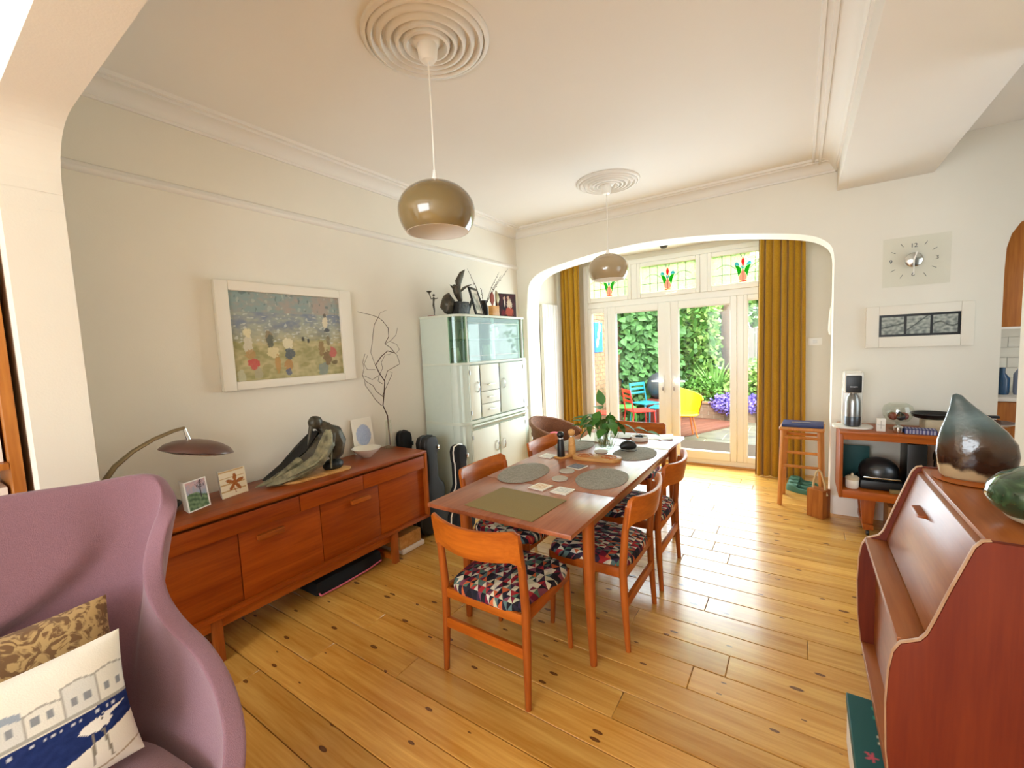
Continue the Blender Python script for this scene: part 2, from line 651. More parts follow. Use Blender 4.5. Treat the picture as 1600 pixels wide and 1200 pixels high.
def part(parent, name, mb, m_, w=False, label=None, **kw):
    """w: mesh given in world coordinates (parent unrotated)"""
    org = ORG.get(parent.name, (0, 0, 0)) if w else (0, 0, 0)
    o = link(name, mb.mesh(name, m_, org, **kw), parent)
    ORG[o.name] = org
    if label:
        o['label'] = label
    return o


def single(name, label, cat, mb, m_, base, group=None, w=True, rz=0, **kw):
    """a thing of one mesh; world coords when w"""
    o = link(name, mb.mesh(name, m_, base if w else (0, 0, 0), **kw), None, base)
    o.rotation_euler = (0, 0, rz)
    ORG[o.name] = base if w else (0, 0, 0)
    return tag(o, label, cat, group)


def struct(name, mb, m_, parent=None, **kw):
    o = link(name, mb.mesh(name, m_, **kw), parent)
    if not parent:
        o['kind'] = 'structure'
    ORG[o.name] = (0, 0, 0)
    return o


def box(*a):
    return MB().box(*a)


def copy_tree(o, parent=None):
    c = o.copy()
    COL.objects.link(c)
    c.parent = parent
    for ch in list(o.children):
        copy_tree(ch, c)
    return c


def canvas(mb, o, ux, uy, w, h, nu, nv, fn):
    """printed sheet: origin o, axes ux, uy; colour fn(u,v) with v up"""
    o, ux, uy = Vector(o), Vector(ux), Vector(uy)
    base = len(mb.v)
    mb.c += [(1, 1, 1, 1)] * (base - len(mb.c))
    mb.grid(lambda u, v: o + ux * (u * w) + uy * (v * h), nu, nv)
    for j in range(nv + 1):
        for i in range(nu + 1):
            c = fn(i / nu, j / nv)
            mb.c.append(tuple(c[:3]) + (1,))
    return mb


def nz(x, y, z=0):
    return mnoise.noise(Vector((x, y, z)))


def mixc(a, b_, t):
    t = max(0, min(1, t))
    return tuple(a[i] * (1 - t) + b_[i] * t for i in range(3))


# ------------------------------------------------------------------ the setting
XL, XR, YF, ZC = -2.84, .78, 4.42, 2.88
YB = -3.4
YG = 5.5


def build_floor():
    fl = struct('floor', box(XL - .2, 2.5, YB - .2, 6.9, -.12, -.022), 'soil')
    w = .1545
    rng = random.Random(3)
    y = .614 - w * 26
    k = 0
    while y < 5.6:
        y1 = min(y + w, 5.62)
        xa, xb = XL, (XR if y1 < 2.75 else 2.3)
        if y > YF + .2:
            xb = .35
        x = xa
        cut = xa + rng.uniform(.6, 2.6)
        while x < xb - .01:
            e = min(cut, xb)
            if xb - e < .5:
                e = xb
            mb = box(x + .0008, e - .0008, y + .0015, y1 - .0015, -.021, -rng.uniform(0, .0008))
            c = ((x + e) / 2, (y + y1) / 2, 0)
            o = link('plank', mb.mesh('plank', 'pine', c, bevel=.0024, segs=1), fl, c)
            x = e
            cut = e + rng.uniform(1.5, 3.0)
        y = y1 if y1 > y else y + w
        k += 1
    return fl


build_floor()


def arch_poly(x0, x1, zs, ztop, rc=.28, n=10):
    """opening outline: straight jambs, tight rounded shoulders, shallow crown"""
    pts = []
    cx = (x0 + x1) / 2
    hw = (x1 - x0) / 2
    N = 40
    for i in range(N + 1):
        t = PI - PI * i / N
        # superellipse
        c_, s_ = math.cos(t), math.sin(t)
        e = .52
        x = cx + hw * math.copysign(abs(c_) ** e, c_)
        z = zs + (ztop - zs) * (abs(s_) ** .75)
        pts.append((x, z))
    return pts


def wall_with_openings(name, xs0, xs1, z0, z1, y0, y1, opens, m_='wall_paint'):
    """wall in the XZ plane; each opening is an outline from left foot to right foot"""
    mb = MB()
    outline = [(xs0, z0)]
    poly = [(xs0, z0)]
    for op in opens:
        poly += [(op[0][0], z0)] + list(op) + [(op[-1][0], z0)]
    poly += [(xs1, z0), (xs1, z1), (xs0, z1)]
    # tessellate by columns
    cols = sorted(set([xs0, xs1] + [p[0] for op in opens for p in op]))

    def low(x):
        for op in opens:
            if op[0][0] + 1e-6 < x < op[-1][0] - 1e-6:
                for a, b_ in zip(op, op[1:]):
                    if a[0] <= x <= b_[0] and b_[0] > a[0]:
                        return a[1] + (b_[1] - a[1]) * (x - a[0]) / (b_[0] - a[0])
        return None
    for xa, xb in zip(cols, cols[1:]):
        if xb - xa < 1e-6:
            continue
        la = low(xa + 1e-5 if True else xa)
        lb = low(xb - 1e-5)
        lm = low((xa + xb) / 2)
        if lm is None:
            a0, b0 = z0, z0
        else:
            a0, b0 = la if la is not None else lm, lb if lb is not None else lm
        for yy in (y0, y1):
            mb.add([(xa, yy, a0), (xb, yy, b0), (xb, yy, z1), (xa, yy, z1)], [(0, 1, 2, 3)])
        if lm is not None:
            mb.add([(xa, y0, a0), (xb, y0, b0), (xb, y1, b0), (xa, y1, a0)], [(0, 1, 2, 3)])
    for op in opens:
        for x in (op[0][0], op[-1][0]):
            zt = op[0][1] if x == op[0][0] else op[-1][1]
            mb.add([(x, y0, z0), (x, y1, z0), (x, y1, zt), (x, y0, zt)], [(0, 1, 2, 3)])
    for x in (xs0, xs1):
        mb.add([(x, y0, z0), (x, y1, z0), (x, y1, z1), (x, y0, z1)], [(0, 1, 2, 3)])
    mb.add([(xs0, y0, z1), (xs1, y0, z1), (xs1, y1, z1), (xs0, y1, z1)], [(0, 1, 2, 3)])
    o = struct(name, mb, m_)
    bm = bmesh.new()
    bm.from_mesh(o.data)
    bmesh.ops.remove_doubles(bm, verts=bm.verts, dist=1e-4)
    bmesh.ops.recalc_face_normals(bm, faces=bm.faces)
    bm.to_mesh(o.data)
    bm.free()
    return o


def far_arch():
    # measured outline of the wide arch
    pts = [(-2.72, 1.9), (-2.695, 2.16), (-2.67, 2.25), (-2.62, 2.31), (-2.53, 2.362), (-2.41, 2.396), (-2.25, 2.425), (-2.05, 2.452), (-1.83, 2.478), (-1.55, 2.497),
           (-1.35, 2.503), (-1.1, 2.498), (-.8, 2.477), (-.49, 2.44), (-.245, 2.399), (-.06, 2.362), (.06, 2.326), (.13, 2.29), (.185, 2.24), (.212, 2.18), (.22, 2.1)]
    # smooth with a Catmull-Rom pass
    out = []
    for i in range(len(pts) - 1):
        p0, p1, p2, p3 = pts[max(i - 1, 0)], pts[i], pts[i + 1], pts[min(i + 2, len(pts) - 1)]
        for k in range(3):
            t = k / 3
            q = [.5 * ((2 * p1[a]) + (-p0[a] + p2[a]) * t + (2 * p0[a] - 5 * p1[a] + 4 * p2[a] - p3[a]) * t * t + (-p0[a] + 3 * p1[a] - 3 * p2[a] + p3[a]) * t ** 3) for a in (0, 1)]
            out.append(tuple(q))
    out.append(pts[-1])
    out.sort(key=lambda p: p[0])
    return out


kit = [(1.165, 1.9), (1.17, 2.05), (1.19, 2.14), (1.23, 2.21), (1.29, 2.26), (1.36, 2.29), (1.46, 2.30), (1.8, 2.30), (1.9, 2.28), (1.97, 2.22), (2.0, 2.12), (2.005, 1.9)]
wall_with_openings('wall_far', XL - .2, 2.5, 0, ZC, YF, YF + .28, [far_arch(), kit])
struct('wall_left', box(XL - .2, XL, YB, YF, 0, ZC), 'wall_paint')
struct('wall_right', box(XR, XR + .16, YB, 2.75, 0, ZC), 'wall_paint', bevel=.004)
struct('wall_hall', box(2.4, 2.5, YB, YF, 0, ZC), 'wall_paint')
struct('ceiling', box(XL - .2, 2.5, YB - .2, YF, ZC, ZC + .1), 'ceiling_paint')
# front wall with the bay window opening behind the camera
mb = MB()
mb.box(XL, -2.4, YB - .2, YB, 0, ZC).box(.6, 2.4, YB - .2, YB, 0, ZC).box(-2.4, .6, YB - .2, YB, 0, .55).box(-2.4, .6, YB - .2, YB, 2.45, ZC)
struct('wall_front', mb, 'wall_paint')
# boxed beam beside the chimney wall
struct('trim_beam', box(.227, XR + .01, -.5, YF, 2.645, ZC), 'ceiling_paint', bevel=.006)
# wide opening between the two rooms: nib and header with a rounded shoulder
opn = []
for i in range(15):
    a = PI - (PI / 2) * i / 14
    opn.append((-2.06 + .34 * math.copysign(abs(math.cos(a)) ** .7, math.cos(a)), 2.12 + .31 * math.sin(a) ** .7))
opn += [(-1.2, 2.445), (-.4, 2.455), (.3, 2.455), (.60, 2.43), (.70, 2.36), (.76, 2.12)]
opn[0] = (-2.4, 2.12)
wall_with_openings('wall_opening', XL, XR, 0, ZC, .316, .483, [opn])
struct('wall_alcove', box(XL, -2.55, YB, YB + .02, 0, ZC), 'wall_paint')


# cornice, picture rail and skirting
def run_y(name, prof, y0, y1, m_='plaster'):
    return struct(name, MB().prism(prof, 'y', y0, y1), m_, smooth=True, ang=50)


def run_x(name, prof, x0, x1, m_='plaster'):
    return struct(name, MB().prism(prof, 'x', x0, x1), m_, smooth=True, ang=50)


def cornice(sx, x):
    """profile against a wall at x, going sx into the room, under the ceiling"""
    P = [(0, -.085), (.014, -.085), (.014, -.070), (.024, -.066), (.030, -.052), (.048, -.030), (.075, -.018), (.105, -.014), (.108, -.024), (.124, -.024), (.128, -.010), (.150, -.010), (.152, -.018), (.166, -.018), (.17, 0), (0, 0)]
    return [(x + sx * a, ZC + b_) for a, b_ in P]


run_y('trim_cornice_left', cornice(1, XL), .483, YF)
run_x('trim_cornice_far', [(YF + (-a + XL), b_) for a, b_ in cornice(1, XL)], XL, .227)
run_y('trim_cornice_beam', cornice(-1, .227), .483, YF)
run_x('trim_cornice_opening', [(.483 + (a - XL), b_) for a, b_ in cornice(1, XL)], XL, .227)
run_x('trim_cornice_front_room', [(.316 + (-a + XL), b_) for a, b_ in cornice(1, XL)], XL, XR)
run_y('trim_cornice_front_left', cornice(1, XL), YB, .316)
rail = [(XL, 2.435), (XL + .012, 2.437), (XL + .026, 2.45), (XL + .026, 2.458), (XL + .016, 2.462), (XL + .016, 2.476), (XL + .008, 2.484), (XL, 2.486)]
run_y('trim_picture_rail', rail, .483, YF)
sk = [(XL, 0), (XL + .02, 0), (XL + .02, .13), (XL + .012, .15), (XL, .155)]
run_y('baseboard_left', sk, .483, YF, 'white_gloss')
run_x('baseboard_far', [(YF + (-a + XL), b_) for a, b_ in sk], .225, 1.165, 'white_gloss')


def rose(x, y, rad, label):
    prof = [(rad, 0)]
    rr = rad
    prof += [(rad, -.008), (rad * .97, -.016), (rad * .93, -.018)]
    for k, f in enumerate((.86, .72, .58, .45, .33)):
        prof += [(rad * (f + .055), -.004), (rad * (f + .03), -.024 - .003 * k), (rad * (f - .01), -.027 - .003 * k), (rad * (f - .045), -.004)]
    prof += [(rad * .22, -.012), (rad * .18, -.03), (.0005, -.032)]
    o = single('ceiling_rose', label, 'ceiling rose', MB().lathe(prof, 64, (x, y, ZC)), 'plaster', (x, y, ZC), group='plaster ceiling roses', smooth=True, ang=60)
    return o


rose(-1.375, 1.49, .275, 'large white plaster ceiling rose of concentric rings above nearer pendant lamp')
rose(-1.375, 3.63, .265, 'white plaster ceiling rose of concentric rings above farther pendant lamp')


def pendant(x, y, ztop, zbot, rmax, label, m_):
    t = thing('pendant_lamp', label, 'lamp', (x, y, zbot), group='pendant lamps over the table')
    part(t, 'ceiling_cup', MB().lathe([(.042, 2.86), (.044, 2.835), (.040, 2.80), (.030, 2.785), (.012, 2.78)], 24, (x, y, 0)), 'white_gloss', True, smooth=True)
    part(t, 'cord', MB().tube([(x, y, 2.79), (x + .003, y, 2.6), (x, y, ztop)], .0035, 8), 'paper_white', True, smooth=True)
    part(t, 'cord_grip', MB().lathe([(.006, .05), (.010, .03), (.018, 0), (.02, -.01)], 16, (x, y, ztop)), 'white_gloss', True, smooth=True)
    zc = zbot + (ztop - zbot) * .44
    prof = []
    n = 22
    a0 = math.asin((zbot - zc) / (rmax * 1.0)) if abs((zbot - zc) / rmax) < 1 else -.7
    hh = ztop - zc
    for i in range(n + 1):
        a = a0 + (PI / 2 - a0) * i / n
        s_ = hh if a > 0 else rmax * .92
        prof.append((max(rmax * math.cos(a), .004), zc + s_ * math.sin(a)))
    sh = part(t, 'shade', MB().lathe(prof, 48, (x, y, 0), cap0=False), m_, True, smooth=True)
    inner = [(max(r - .006, .003), z - (.004 if i > 2 else 0)) for i, (r, z) in enumerate(prof)]
    ib = MB().lathe([(prof[0][0], prof[0][1])] + inner, 48, (x, y, 0), cap0=False)
    part(sh, 'shade_lining', ib, 'lamp_inner', smooth=True) if False else part(t, 'shade_lining', ib, 'lamp_inner', True, smooth=True, label='white inside of the shade')
    part(t, 'bulb', MB().sphere((x, y, zc + .03), .035), 'lamp_inner', True, smooth=True)
    return t


pendant(-1.372, 1.49, 2.275, 2.045, .172, 'glossy olive brown dome pendant lamp hanging nearer on white cord', 'lamp_taupe')
pendant(-1.390, 3.63, 2.285, 2.055, .170, 'glossy pale taupe dome pendant lamp hanging farther near the arch', 'lamp_taupe2')

# ------------------------------------------------------------------ garden room beyond the arch
YI = YF + .28
EXR = .40
struct('wall_bay_left', box(-2.98, -2.78, YI, 5.62, 0, 2.62), 'wall_paint')
struct('wall_bay_right', box(EXR, EXR + .15, YI, 5.62, 0, 2.62), 'wall_paint')
struct('ceiling_bay', box(-2.98, EXR + .15, YI, 5.62, 2.62, 2.7), 'ceiling_paint')
mb = MB()
mb.box(-2.78, -2.46, YG + .02, 5.62, 0, 2.62).box(-.12, EXR, YG + .02, 5.62, 0, 2.62).box(-2.46, -.12, YG + .02, 5.62, 2.555, 2.62)
struct('wall_bay_back', mb, 'wall_paint')


def frame_rect(x0, x1, z0, z1, wl, wr, wb, wt, y0, y1):
    m_ = MB()
    m_.box(x0, x0 + wl, y0, y1, z0, z1).box(x1 - wr, x1, y0, y1, z0, z1)
    m_.box(x0 + wl, x1 - wr, y0, y1, z0, z0 + wb).box(x0 + wl, x1 - wr, y0, y1, z1 - wt, z1)
    return m_


# outer frame members
mb = MB()
y0, y1 = YG - .02, YG + .06
mb.box(-2.46, -2.40, y0, y1, 0, 2.555).box(-.18, -.12, y0, y1, 0, 2.555)
mb.box(-2.40, -.18, y0, y1, 2.495, 2.555)
mb.box(-2.40, -.18, y0, y1, 1.985, 2.06)
mb.box(-2.40, -.18, y0, y1, 0, .075)
mb.box(-2.125, -2.075, y0, y1, .075, 1.985).box(-.60, -.535, y0, y1, .075, 1.985)
mb.box(-1.80, -1.725, y0, y1, 2.06, 2.495).box(-.985, -.905, y0, y1, 2.06, 2.495)
struct('trim_door_frame', mb, 'upvc', bevel=.004, segs=1)
struct('trim_threshold', box(-2.46, -.12, YG - .05, YG - .02, 0, .02), 'light_wood')


def glazed(name, x0, x1, z0, z1, wl, wr, wb, wt):
    o = struct(name, frame_rect(x0, x1, z0, z1, wl, wr, wb, wt, YG - .03, YG + .04), 'upvc', bevel=.005, segs=1)
    part(o, 'pane', box(x0 + wl - .004, x1 - wr + .004, YG + .002, YG + .008, z0 + wb - .004, z1 - wt + .004), 'clear_glass')
    part(o, 'glazing_bead', frame_rect(x0 + wl - .002, x1 - wr + .002, z0 + wb - .002, z1 - wt + .002, .01, .01, .01, .01, YG - .012, YG + .001), 'upvc', bevel=.002, segs=1)
    return o


dl = glazed('door_1', -2.075, -1.375, .075, 1.985, .06, .095, .10, .085)
dr = glazed('door_2', -1.325, -.60, .075, 1.985, .095, .065, .10, .085)
part(dl, 'meeting_stile', box(-1.385, -1.318, YG - .045, YG - .028, .08, 1.98), 'upvc', bevel=.004)
for d, x, s in ((dl, -1.415, -1), (dr, -1.282, 1)):
    h = part(d, 'handle_plate', box(x - .014, x + .014, YG - .038, YG - .03, .86, 1.09), 'upvc', bevel=.004)
    part(h, 'lever', MB().tube([(x, YG - .038, 1.02), (x, YG - .075, 1.02), (x + s * .02, YG - .08, 1.02), (x + s * .13, YG - .078, 1.018)], .010, 10), 'upvc', smooth=True)
    part(h, 'key', box(x - .006, x + .006, YG - .06, YG - .038, .90, .945), 'chrome')
glazed('window_1', -2.40, -2.125, .075, 1.985, .05, .045, .07, .06)
w2 = glazed('window_2', -.535, -.18, .075, 1.985, .04, .05, .07, .06)


def stained(name, x0, x1):
    z0, z1 = 2.06, 2.495
    o = struct(name, frame_rect(x0, x1, z0, z1, .045, .045, .06, .05, YG - .03, YG + .04), 'upvc', bevel=.005, segs=1)
    gx0, gx1, gz0, gz1 = x0 + .045, x1 - .045, z0 + .06, z1 - .05
    part(o, 'pane', box(gx0 - .004, gx1 + .004, YG + .002, YG + .006, gz0 - .004, gz1 + .004), 'pattern_glass')
    cx = (gx0 + gx1) / 2
    u = (gz1 - gz0) / 285

    def piece(nm, pts, m_, mir=False):
        P = [(cx + (-a if mir else a) * u, gz0 + b_ * u) for a, b_ in pts]
        part(o, nm, MB().prism(P, 'y', YG - .003, YG + .0015), m_)
    piece('red_bud', [(0, 250), (13, 222), (15, 200), (8, 172), (0, 160), (-8, 172), (-15, 200), (-13, 222)], 'glass_red')
    piece('pink_petal', [(0, 150), (9, 120), (26, 85), (34, 55), (28, 30), (0, 24), (-28, 30), (-34, 55), (-26, 85), (-9, 120)], 'glass_pink')
    piece('red_foot', [(-36, 12), (36, 12), (27, 24), (-27, 24)], 'glass_red')
    for mir in (False, True):
        piece('green_leaf', [(12, 112), (22, 150), (40, 168), (72, 174), (60, 150), (50, 118), (42, 82), (36, 58), (28, 88)], 'glass_green', mir)
        piece('blue_leaf', [(28, 168), (38, 195), (55, 206), (70, 198), (74, 177), (42, 171)], 'glass_blue', mir)
        piece('blue_drop', [(2, 148), (8, 172), (16, 160), (12, 125)], 'glass_blue', mir)
    came = MB()
    t = .0032

    def ln(ax, az, bx, bz):
        came.tube([(cx + ax * u, YG - .001, gz0 + az * u), (cx + bx * u, YG - .001, gz0 + bz * u)], t, 4)
    hw = (gx1 - gx0) / 2 / u
    for s in (-1, 1):
        for xx in (105, 185):
            ln(s * xx, 0, s * xx, 285)
        ln(s * 40, 95, s * hw, 95)
        pts = [(s * (60 + 175 * k / 10), 130 + 62 * math.sin(PI * k / 10 * .8 + .15)) for k in range(11)]
        for a, b_ in zip(pts, pts[1:]):
            ln(a[0], a[1], b_[0], b_[1])
    ln(0, 24, 0, 150)
    ln(-12, 250, -20, 285)
    ln(12, 250, 20, 285)
    part(o, 'lead_came', came, 'lead')
    return o


stained('window_3', -2.40, -1.80)
ws = stained('window_4', -1.725, -.985)
stained('window_5', -.905, -.18)
part(ws, 'stay_handle', MB().tube([(-1.36, YG - .03, 2.085), (-1.36, YG - .06, 2.085), (-1.24, YG - .062, 2.10)], .008, 8), 'upvc', smooth=True)

single('ceiling_spot', 'small dark round fitting on the bay ceiling above stained glass', 'ceiling light', MB().lathe([(.045, 0), (.045, -.02), (.03, -.045), (.004, -.05)], 20, (-1.32, 5.2, 2.62)), 'ceiling_fitting', (-1.32, 5.2, 2.62), smooth=True)

# tall panel radiator
rx = -2.78
t = thing('panel_radiator', 'tall white vertical panel radiator left of the mustard curtain', 'radiator', (rx, 5.05, .12))
part(t, 'back_plate', box(rx + .015, rx + .04, 4.80, 5.23, .14, 2.03), 'radiator_white', True)
for i in range(6):
    a = 4.795 + i * .0735
    part(t, 'panel', box(rx + .04, rx + .062, a + .004, a + .0695, .12, 2.05), 'radiator_white', True, bevel=.006)
part(t, 'bracket', box(rx + .001, rx + .016, 4.9, 5.15, .4, .46), 'radiator_white', True)


def curtain(label, x0, x1, y, z0, z1, seed, flare):
    rng = random.Random(seed)
    n = 110
    ph = [rng.uniform(0, 6.28) for _ in range(4)]
    nf = (x1 - x0) / .062

    def fn(u, v):
        k = u * nf * 2 * PI
        k2 = k + .9 * math.sin(u * 9 + ph[0]) + .25 * math.sin(v * 3 + ph[1])
        amp = .030 + .012 * math.sin(u * 13 + ph[2])
        xx = x0 + (x1 - x0) * u
        g = (1 - v) * flare
        xx += (u - .5) * g + .012 * math.sin(k2 * 1.0 + 1.2)
        yy = y + amp * math.sin(k2) * (1 - .25 * v) + .012 * math.sin(u * 5 + v * 2)
        return (xx, yy, z0 + (z1 - z0) * v)
    mb = MB().grid(fn, n, 24)
    vb = len(mb.v)
    # thickness
    mb2 = MB()
    mb2.v = mb.v + [(a, b_ + .004, c) for a, b_, c in mb.v]
    mb2.f = list(mb.f) + [tuple(i + vb for i in reversed(f)) for f in mb.f]
    t = thing('curtain', label, 'curtain', ((x0 + x1) / 2, y, z0), group='mustard curtains at the french doors')
    part(t, 'drape', mb2, 'mustard', True, smooth=True, ang=80)
    part(t, 'heading_tape', box(x0 + .01, x1 - .01, y - .012, y + .012, z1 - .01, z1 + .03), 'mustard', True)
    part(t, 'track', box(x0 - .03, x1 + .03, y - .015, y + .015, z1 + .03, 2.62), 'white_gloss', True)
    return t


curtain('long mustard velvet curtain between french doors and bar stool', -.385, .03, 5.30, .005, 2.56, 2, .05)
curtain('long mustard velvet curtain beside the tall white radiator', -2.72, -2.43, 5.30, .005, 2.56, 5, .02)

# double socket and hanging water bottle
t = thing('wall_socket', 'small white wall switch plate right of the curtain', 'switch', (.12, YG + .02, 1.46))
part(t, 'plate', box(.065, .185, YG + .006, YG + .019, 1.40, 1.475), 'white_gloss', True, bevel=.003)
part(t, 'rocker', box(.105, .145, YG + .001, YG + .008, 1.42, 1.455), 'upvc', True, bevel=.002)
t = thing('hanging_bag', 'white bag hanging by dark cord inside right arch jamb', 'bag', (.25, 5.02, 1.55))
part(t, 'pouch', MB().lathe([(.005, 0), (.032, .005), (.042, .05), (.038, .16), (.030, .24), (.022, .27), (.012, .33), (.006, .36)], 16, (.25, 5.02, 1.50)), 'ceramic_white', True, smooth=True)
part(t, 'cord', MB().tube([(.25, 5.02, 1.84), (.253, 5.02, 2.0), (.255, 5.02, 2.26)], .0035, 6), 'twig', True)
part(t, 'hook', MB().tube([(.225, 5.02, 2.26), (.255, 5.02, 2.262), (.40, 5.02, 2.265)], .006, 6), 'black_plastic', True)

# ------------------------------------------------------------------ dining table
TX0, TX1, TY0, TY1, TZ = -1.59, -.773, 1.53, 3.60, .74
t = thing('dining_table', 'long dark teak dining table laid with placemats under the pendants', 'table', (-1.18, 2.565, 0))
ins = .018
for nm, ya, yb in (('leaf', TY0, TY0 + .50), ('tabletop', TY0 + .502, TY1 - .502), ('leaf', TY1 - .50, TY1)):
    part(t, nm, box(TX0, TX1, ya, yb, TZ - .022, TZ), 'table_wood', True, bevel=.005)
ap = TZ - .022
for nm, bx in (('apron', (-1.535, -1.513, 1.80, 3.33)), ('apron', (-.85, -.828, 1.80, 3.33)), ('apron', (-1.513, -.85, 1.80, 1.822)), ('apron', (-1.513, -.85, 3.308, 3.33))):
    part(t, nm, box(*bx, ap - .085, ap - .001), 'table_wood', True, bevel=.003)
for x in (-1.50, -.862):
    part(t, 'leaf_runner', box(x - .011, x + .011, TY0 + .12, TY1 - .12, ap - .034, ap - .001), 'table_wood', True)
for x in (-1.553, -.808):
    for y in (1.775, 3.355):
        s = 1 if x > -1.2 else -1
        sy = 1 if y > 2.5 else -1
        part(t, 'leg', MB().tube([(x + s * .008, y, .0), (x, y, .3), (x, y, ap - .12), (x, y, ap - .001)], [.017, .025, .029, .030], 14), 'teak_z', True, smooth=True)


# ------------------------------------------------------------------ dining chairs
def make_chair():
    """local: faces +Y, seat centre over origin, rear at y=-.2"""
    t = thing('dining_chair', '', 'chair', (0, 0, 0), group='teak dining chairs at the table')
    hw, yr, yf_ = .225, -.20, .205
    for s in (-1, 1):
        x = s * hw
        # rear leg sweeps back and carries the rail
        part(t, 'leg', MB().tube([(x * 1.02, yr - .015, 0), (x, yr, .25), (x, yr + .005, .42), (x, yr - .01, .6), (x * .995, yr - .03, .735)], [.0135, .019, .0195, .018, .0155], 12), 'teak_z', smooth=True)
        part(t, 'leg', MB().tube([(x * .96, yf_ + .01, 0), (x * .94, yf_, .25), (x * .93, yf_, .415)], [.0125, .018, .0185], 12), 'teak_z', smooth=True)
        part(t, 'side_rail', box(x * .965 - .010, x * .965 + .010, yr + .01, yf_ - .01, .365, .415), 'teak_y', bevel=.004)
        part(t, 'stretcher', box(x * .99 - .0085, x * .99 + .0085, yr + .01, yf_ - .005, .27, .30), 'teak_y', bevel=.004) if False else None
    part(t, 'front_rail', box(-hw * .93, hw * .93, yf_ - .012, yf_ + .008, .365, .41), 'teak_x', bevel=.004)
    part(t, 'rear_rail', box(-hw + .01, hw - .01, yr - .006, yr + .012, .36, .405), 'teak_x', bevel=.004)
    part(t, 'stretcher', box(-hw + .01, hw - .01, yr - .014, yr + .006, .215, .262), 'teak_x', bevel=.004)

    # curved back band with ends that run into the posts
    def fn(u, v):
        a = (u - .5) * 2
        x = a * (hw + .012)
        sag = .062 * (1 - a * a)
        h0 = .655 - .015 * (1 - a * a) + (.0 if abs(a) < .85 else (abs(a) - .85) * -.18)
        h1 = .792 - .016 * (1 - a * a) - (max(abs(a) - .9, 0)) ** 2 * 2.0
        th = .011
        c4 = [(-th, h0), (-th * 1.1, (h0 + h1) / 2), (-th * .9, h1 - .004), (0, h1), (th * .9, h1 - .004), (th * 1.1, (h0 + h1) / 2), (th, h0), (0, h0 - .003)]
        k = int(round(v * 8)) % 8
        dy, z = c4[k]
        return (x, yr - .022 - sag + dy - (z - .65) * .16, z)
    mb = MB()
    n = 22
    vs_ = [fn(i / n, k / 8) for i in range(n + 1) for k in range(8)]
    fs_ = [(i * 8 + k, i * 8 + (k + 1) % 8, (i + 1) * 8 + (k + 1) % 8, (i + 1) * 8 + k) for i in range(n) for k in range(8)]
    fs_ += [tuple(range(8)), tuple(n * 8 + k for k in range(8))]
    mb.add(vs_, fs_)
    part(t, 'backrest', mb, 'teak_x', smooth=True, ang=60)

    # seat pad: rounded trapezoid with a soft crown
    def seat(u, v):
        a = u * 2 * PI
        e = .38
        cx_, sx_ = math.cos(a), math.sin(a)
        px_ = math.copysign(abs(cx_) ** e, cx_)
        py_ = math.copysign(abs(sx_) ** e, sx_)
        prof = [(1.0, -.028), (1.012, -.012), (1.0, .006), (.94, .018), (.75, .026), (.45, .030), (.15, .031), (.002, .031)]
        k = int(round(v * 7))
        r, dz = prof[k]
        y = py_ * r * .222 + .012
        wd = .222 + .018 * (y / .22)
        return (px_ * r * wd, y, .428 + dz)
    part(t, 'seat_cushion', MB().grid(seat, 48, 7, closed_u=True), 'triangle_cloth', smooth=True, ang=80)
    part(t, 'seat_base', box(-.19, .19, -.17, .18, .392, .405), 'black_fabric')
    return t


ch = make_chair()
spots = [(-1.163, 1.615, 0, 'teak dining chair at the table head nearest the camera, back to us'),
         (-.905, 2.175, R(90), 'teak dining chair on the right of the table, nearer of that pair'),
         (-.905, 2.79, R(90), 'teak dining chair on the right of the table, farther of that pair'),
         (-1.475, 2.17, R(-90), 'teak dining chair on the left of the table, nearer of that pair'),
         (-1.455, 2.93, R(-90), 'teak dining chair on the left of the table, farther of that pair'),
         (-1.22, 3.62, R(180), 'teak dining chair pushed in at the far table end by french doors')]
for i, (x, y, a, lb) in enumerate(spots):
    o = ch if i == 0 else copy_tree(ch)
    o.location = (x, y, 0)
    o.rotation_euler = (0, 0, a)
    o['label'] = lb

# ------------------------------------------------------------------ things on the table


def oval_mat(label, cx, cy, rx_, ry_, rot, z=TZ):
    def fn(u, v):
        a = u * 2 * PI
        prof = [(.98, 0), (1, .002), (.98, .0045), (.6, .0045), (.002, .0045)]
        r, dz = prof[int(round(v * 4))]
        w_ = 1 + .012 * math.sin(5 * a + cx * 9)
        return (rx_ * r * w_ * math.cos(a), ry_ * r * w_ * math.sin(a), dz)
    single('placemat', label, 'placemat', MB().grid(fn, 44, 4, closed_u=True), 'grey_rope_mat', (cx, cy, z), group='oval grey woven placemats', w=False, rz=rot, smooth=True)


oval_mat('oval grey woven placemat on the near left of the table', -1.42, 2.195, .145, .215, R(6))
oval_mat('oval grey woven placemat on the near right beside white coaster', -.945, 2.29, .145, .205, R(4))
oval_mat('oval grey woven placemat on the far left behind pepper mills', -1.45, 2.985, .145, .205, R(6))
oval_mat('oval grey woven placemat on the far right under black case', -.955, 2.915, .145, .20, R(3))
single('placemat', 'rectangular olive brown woven placemat at the near table end', 'placemat', box(-.205, .205, -.155, .155, 0, .004), 'olive_mat', (-1.18, 1.735, TZ), w=False, rz=R(-3), bevel=.0015)


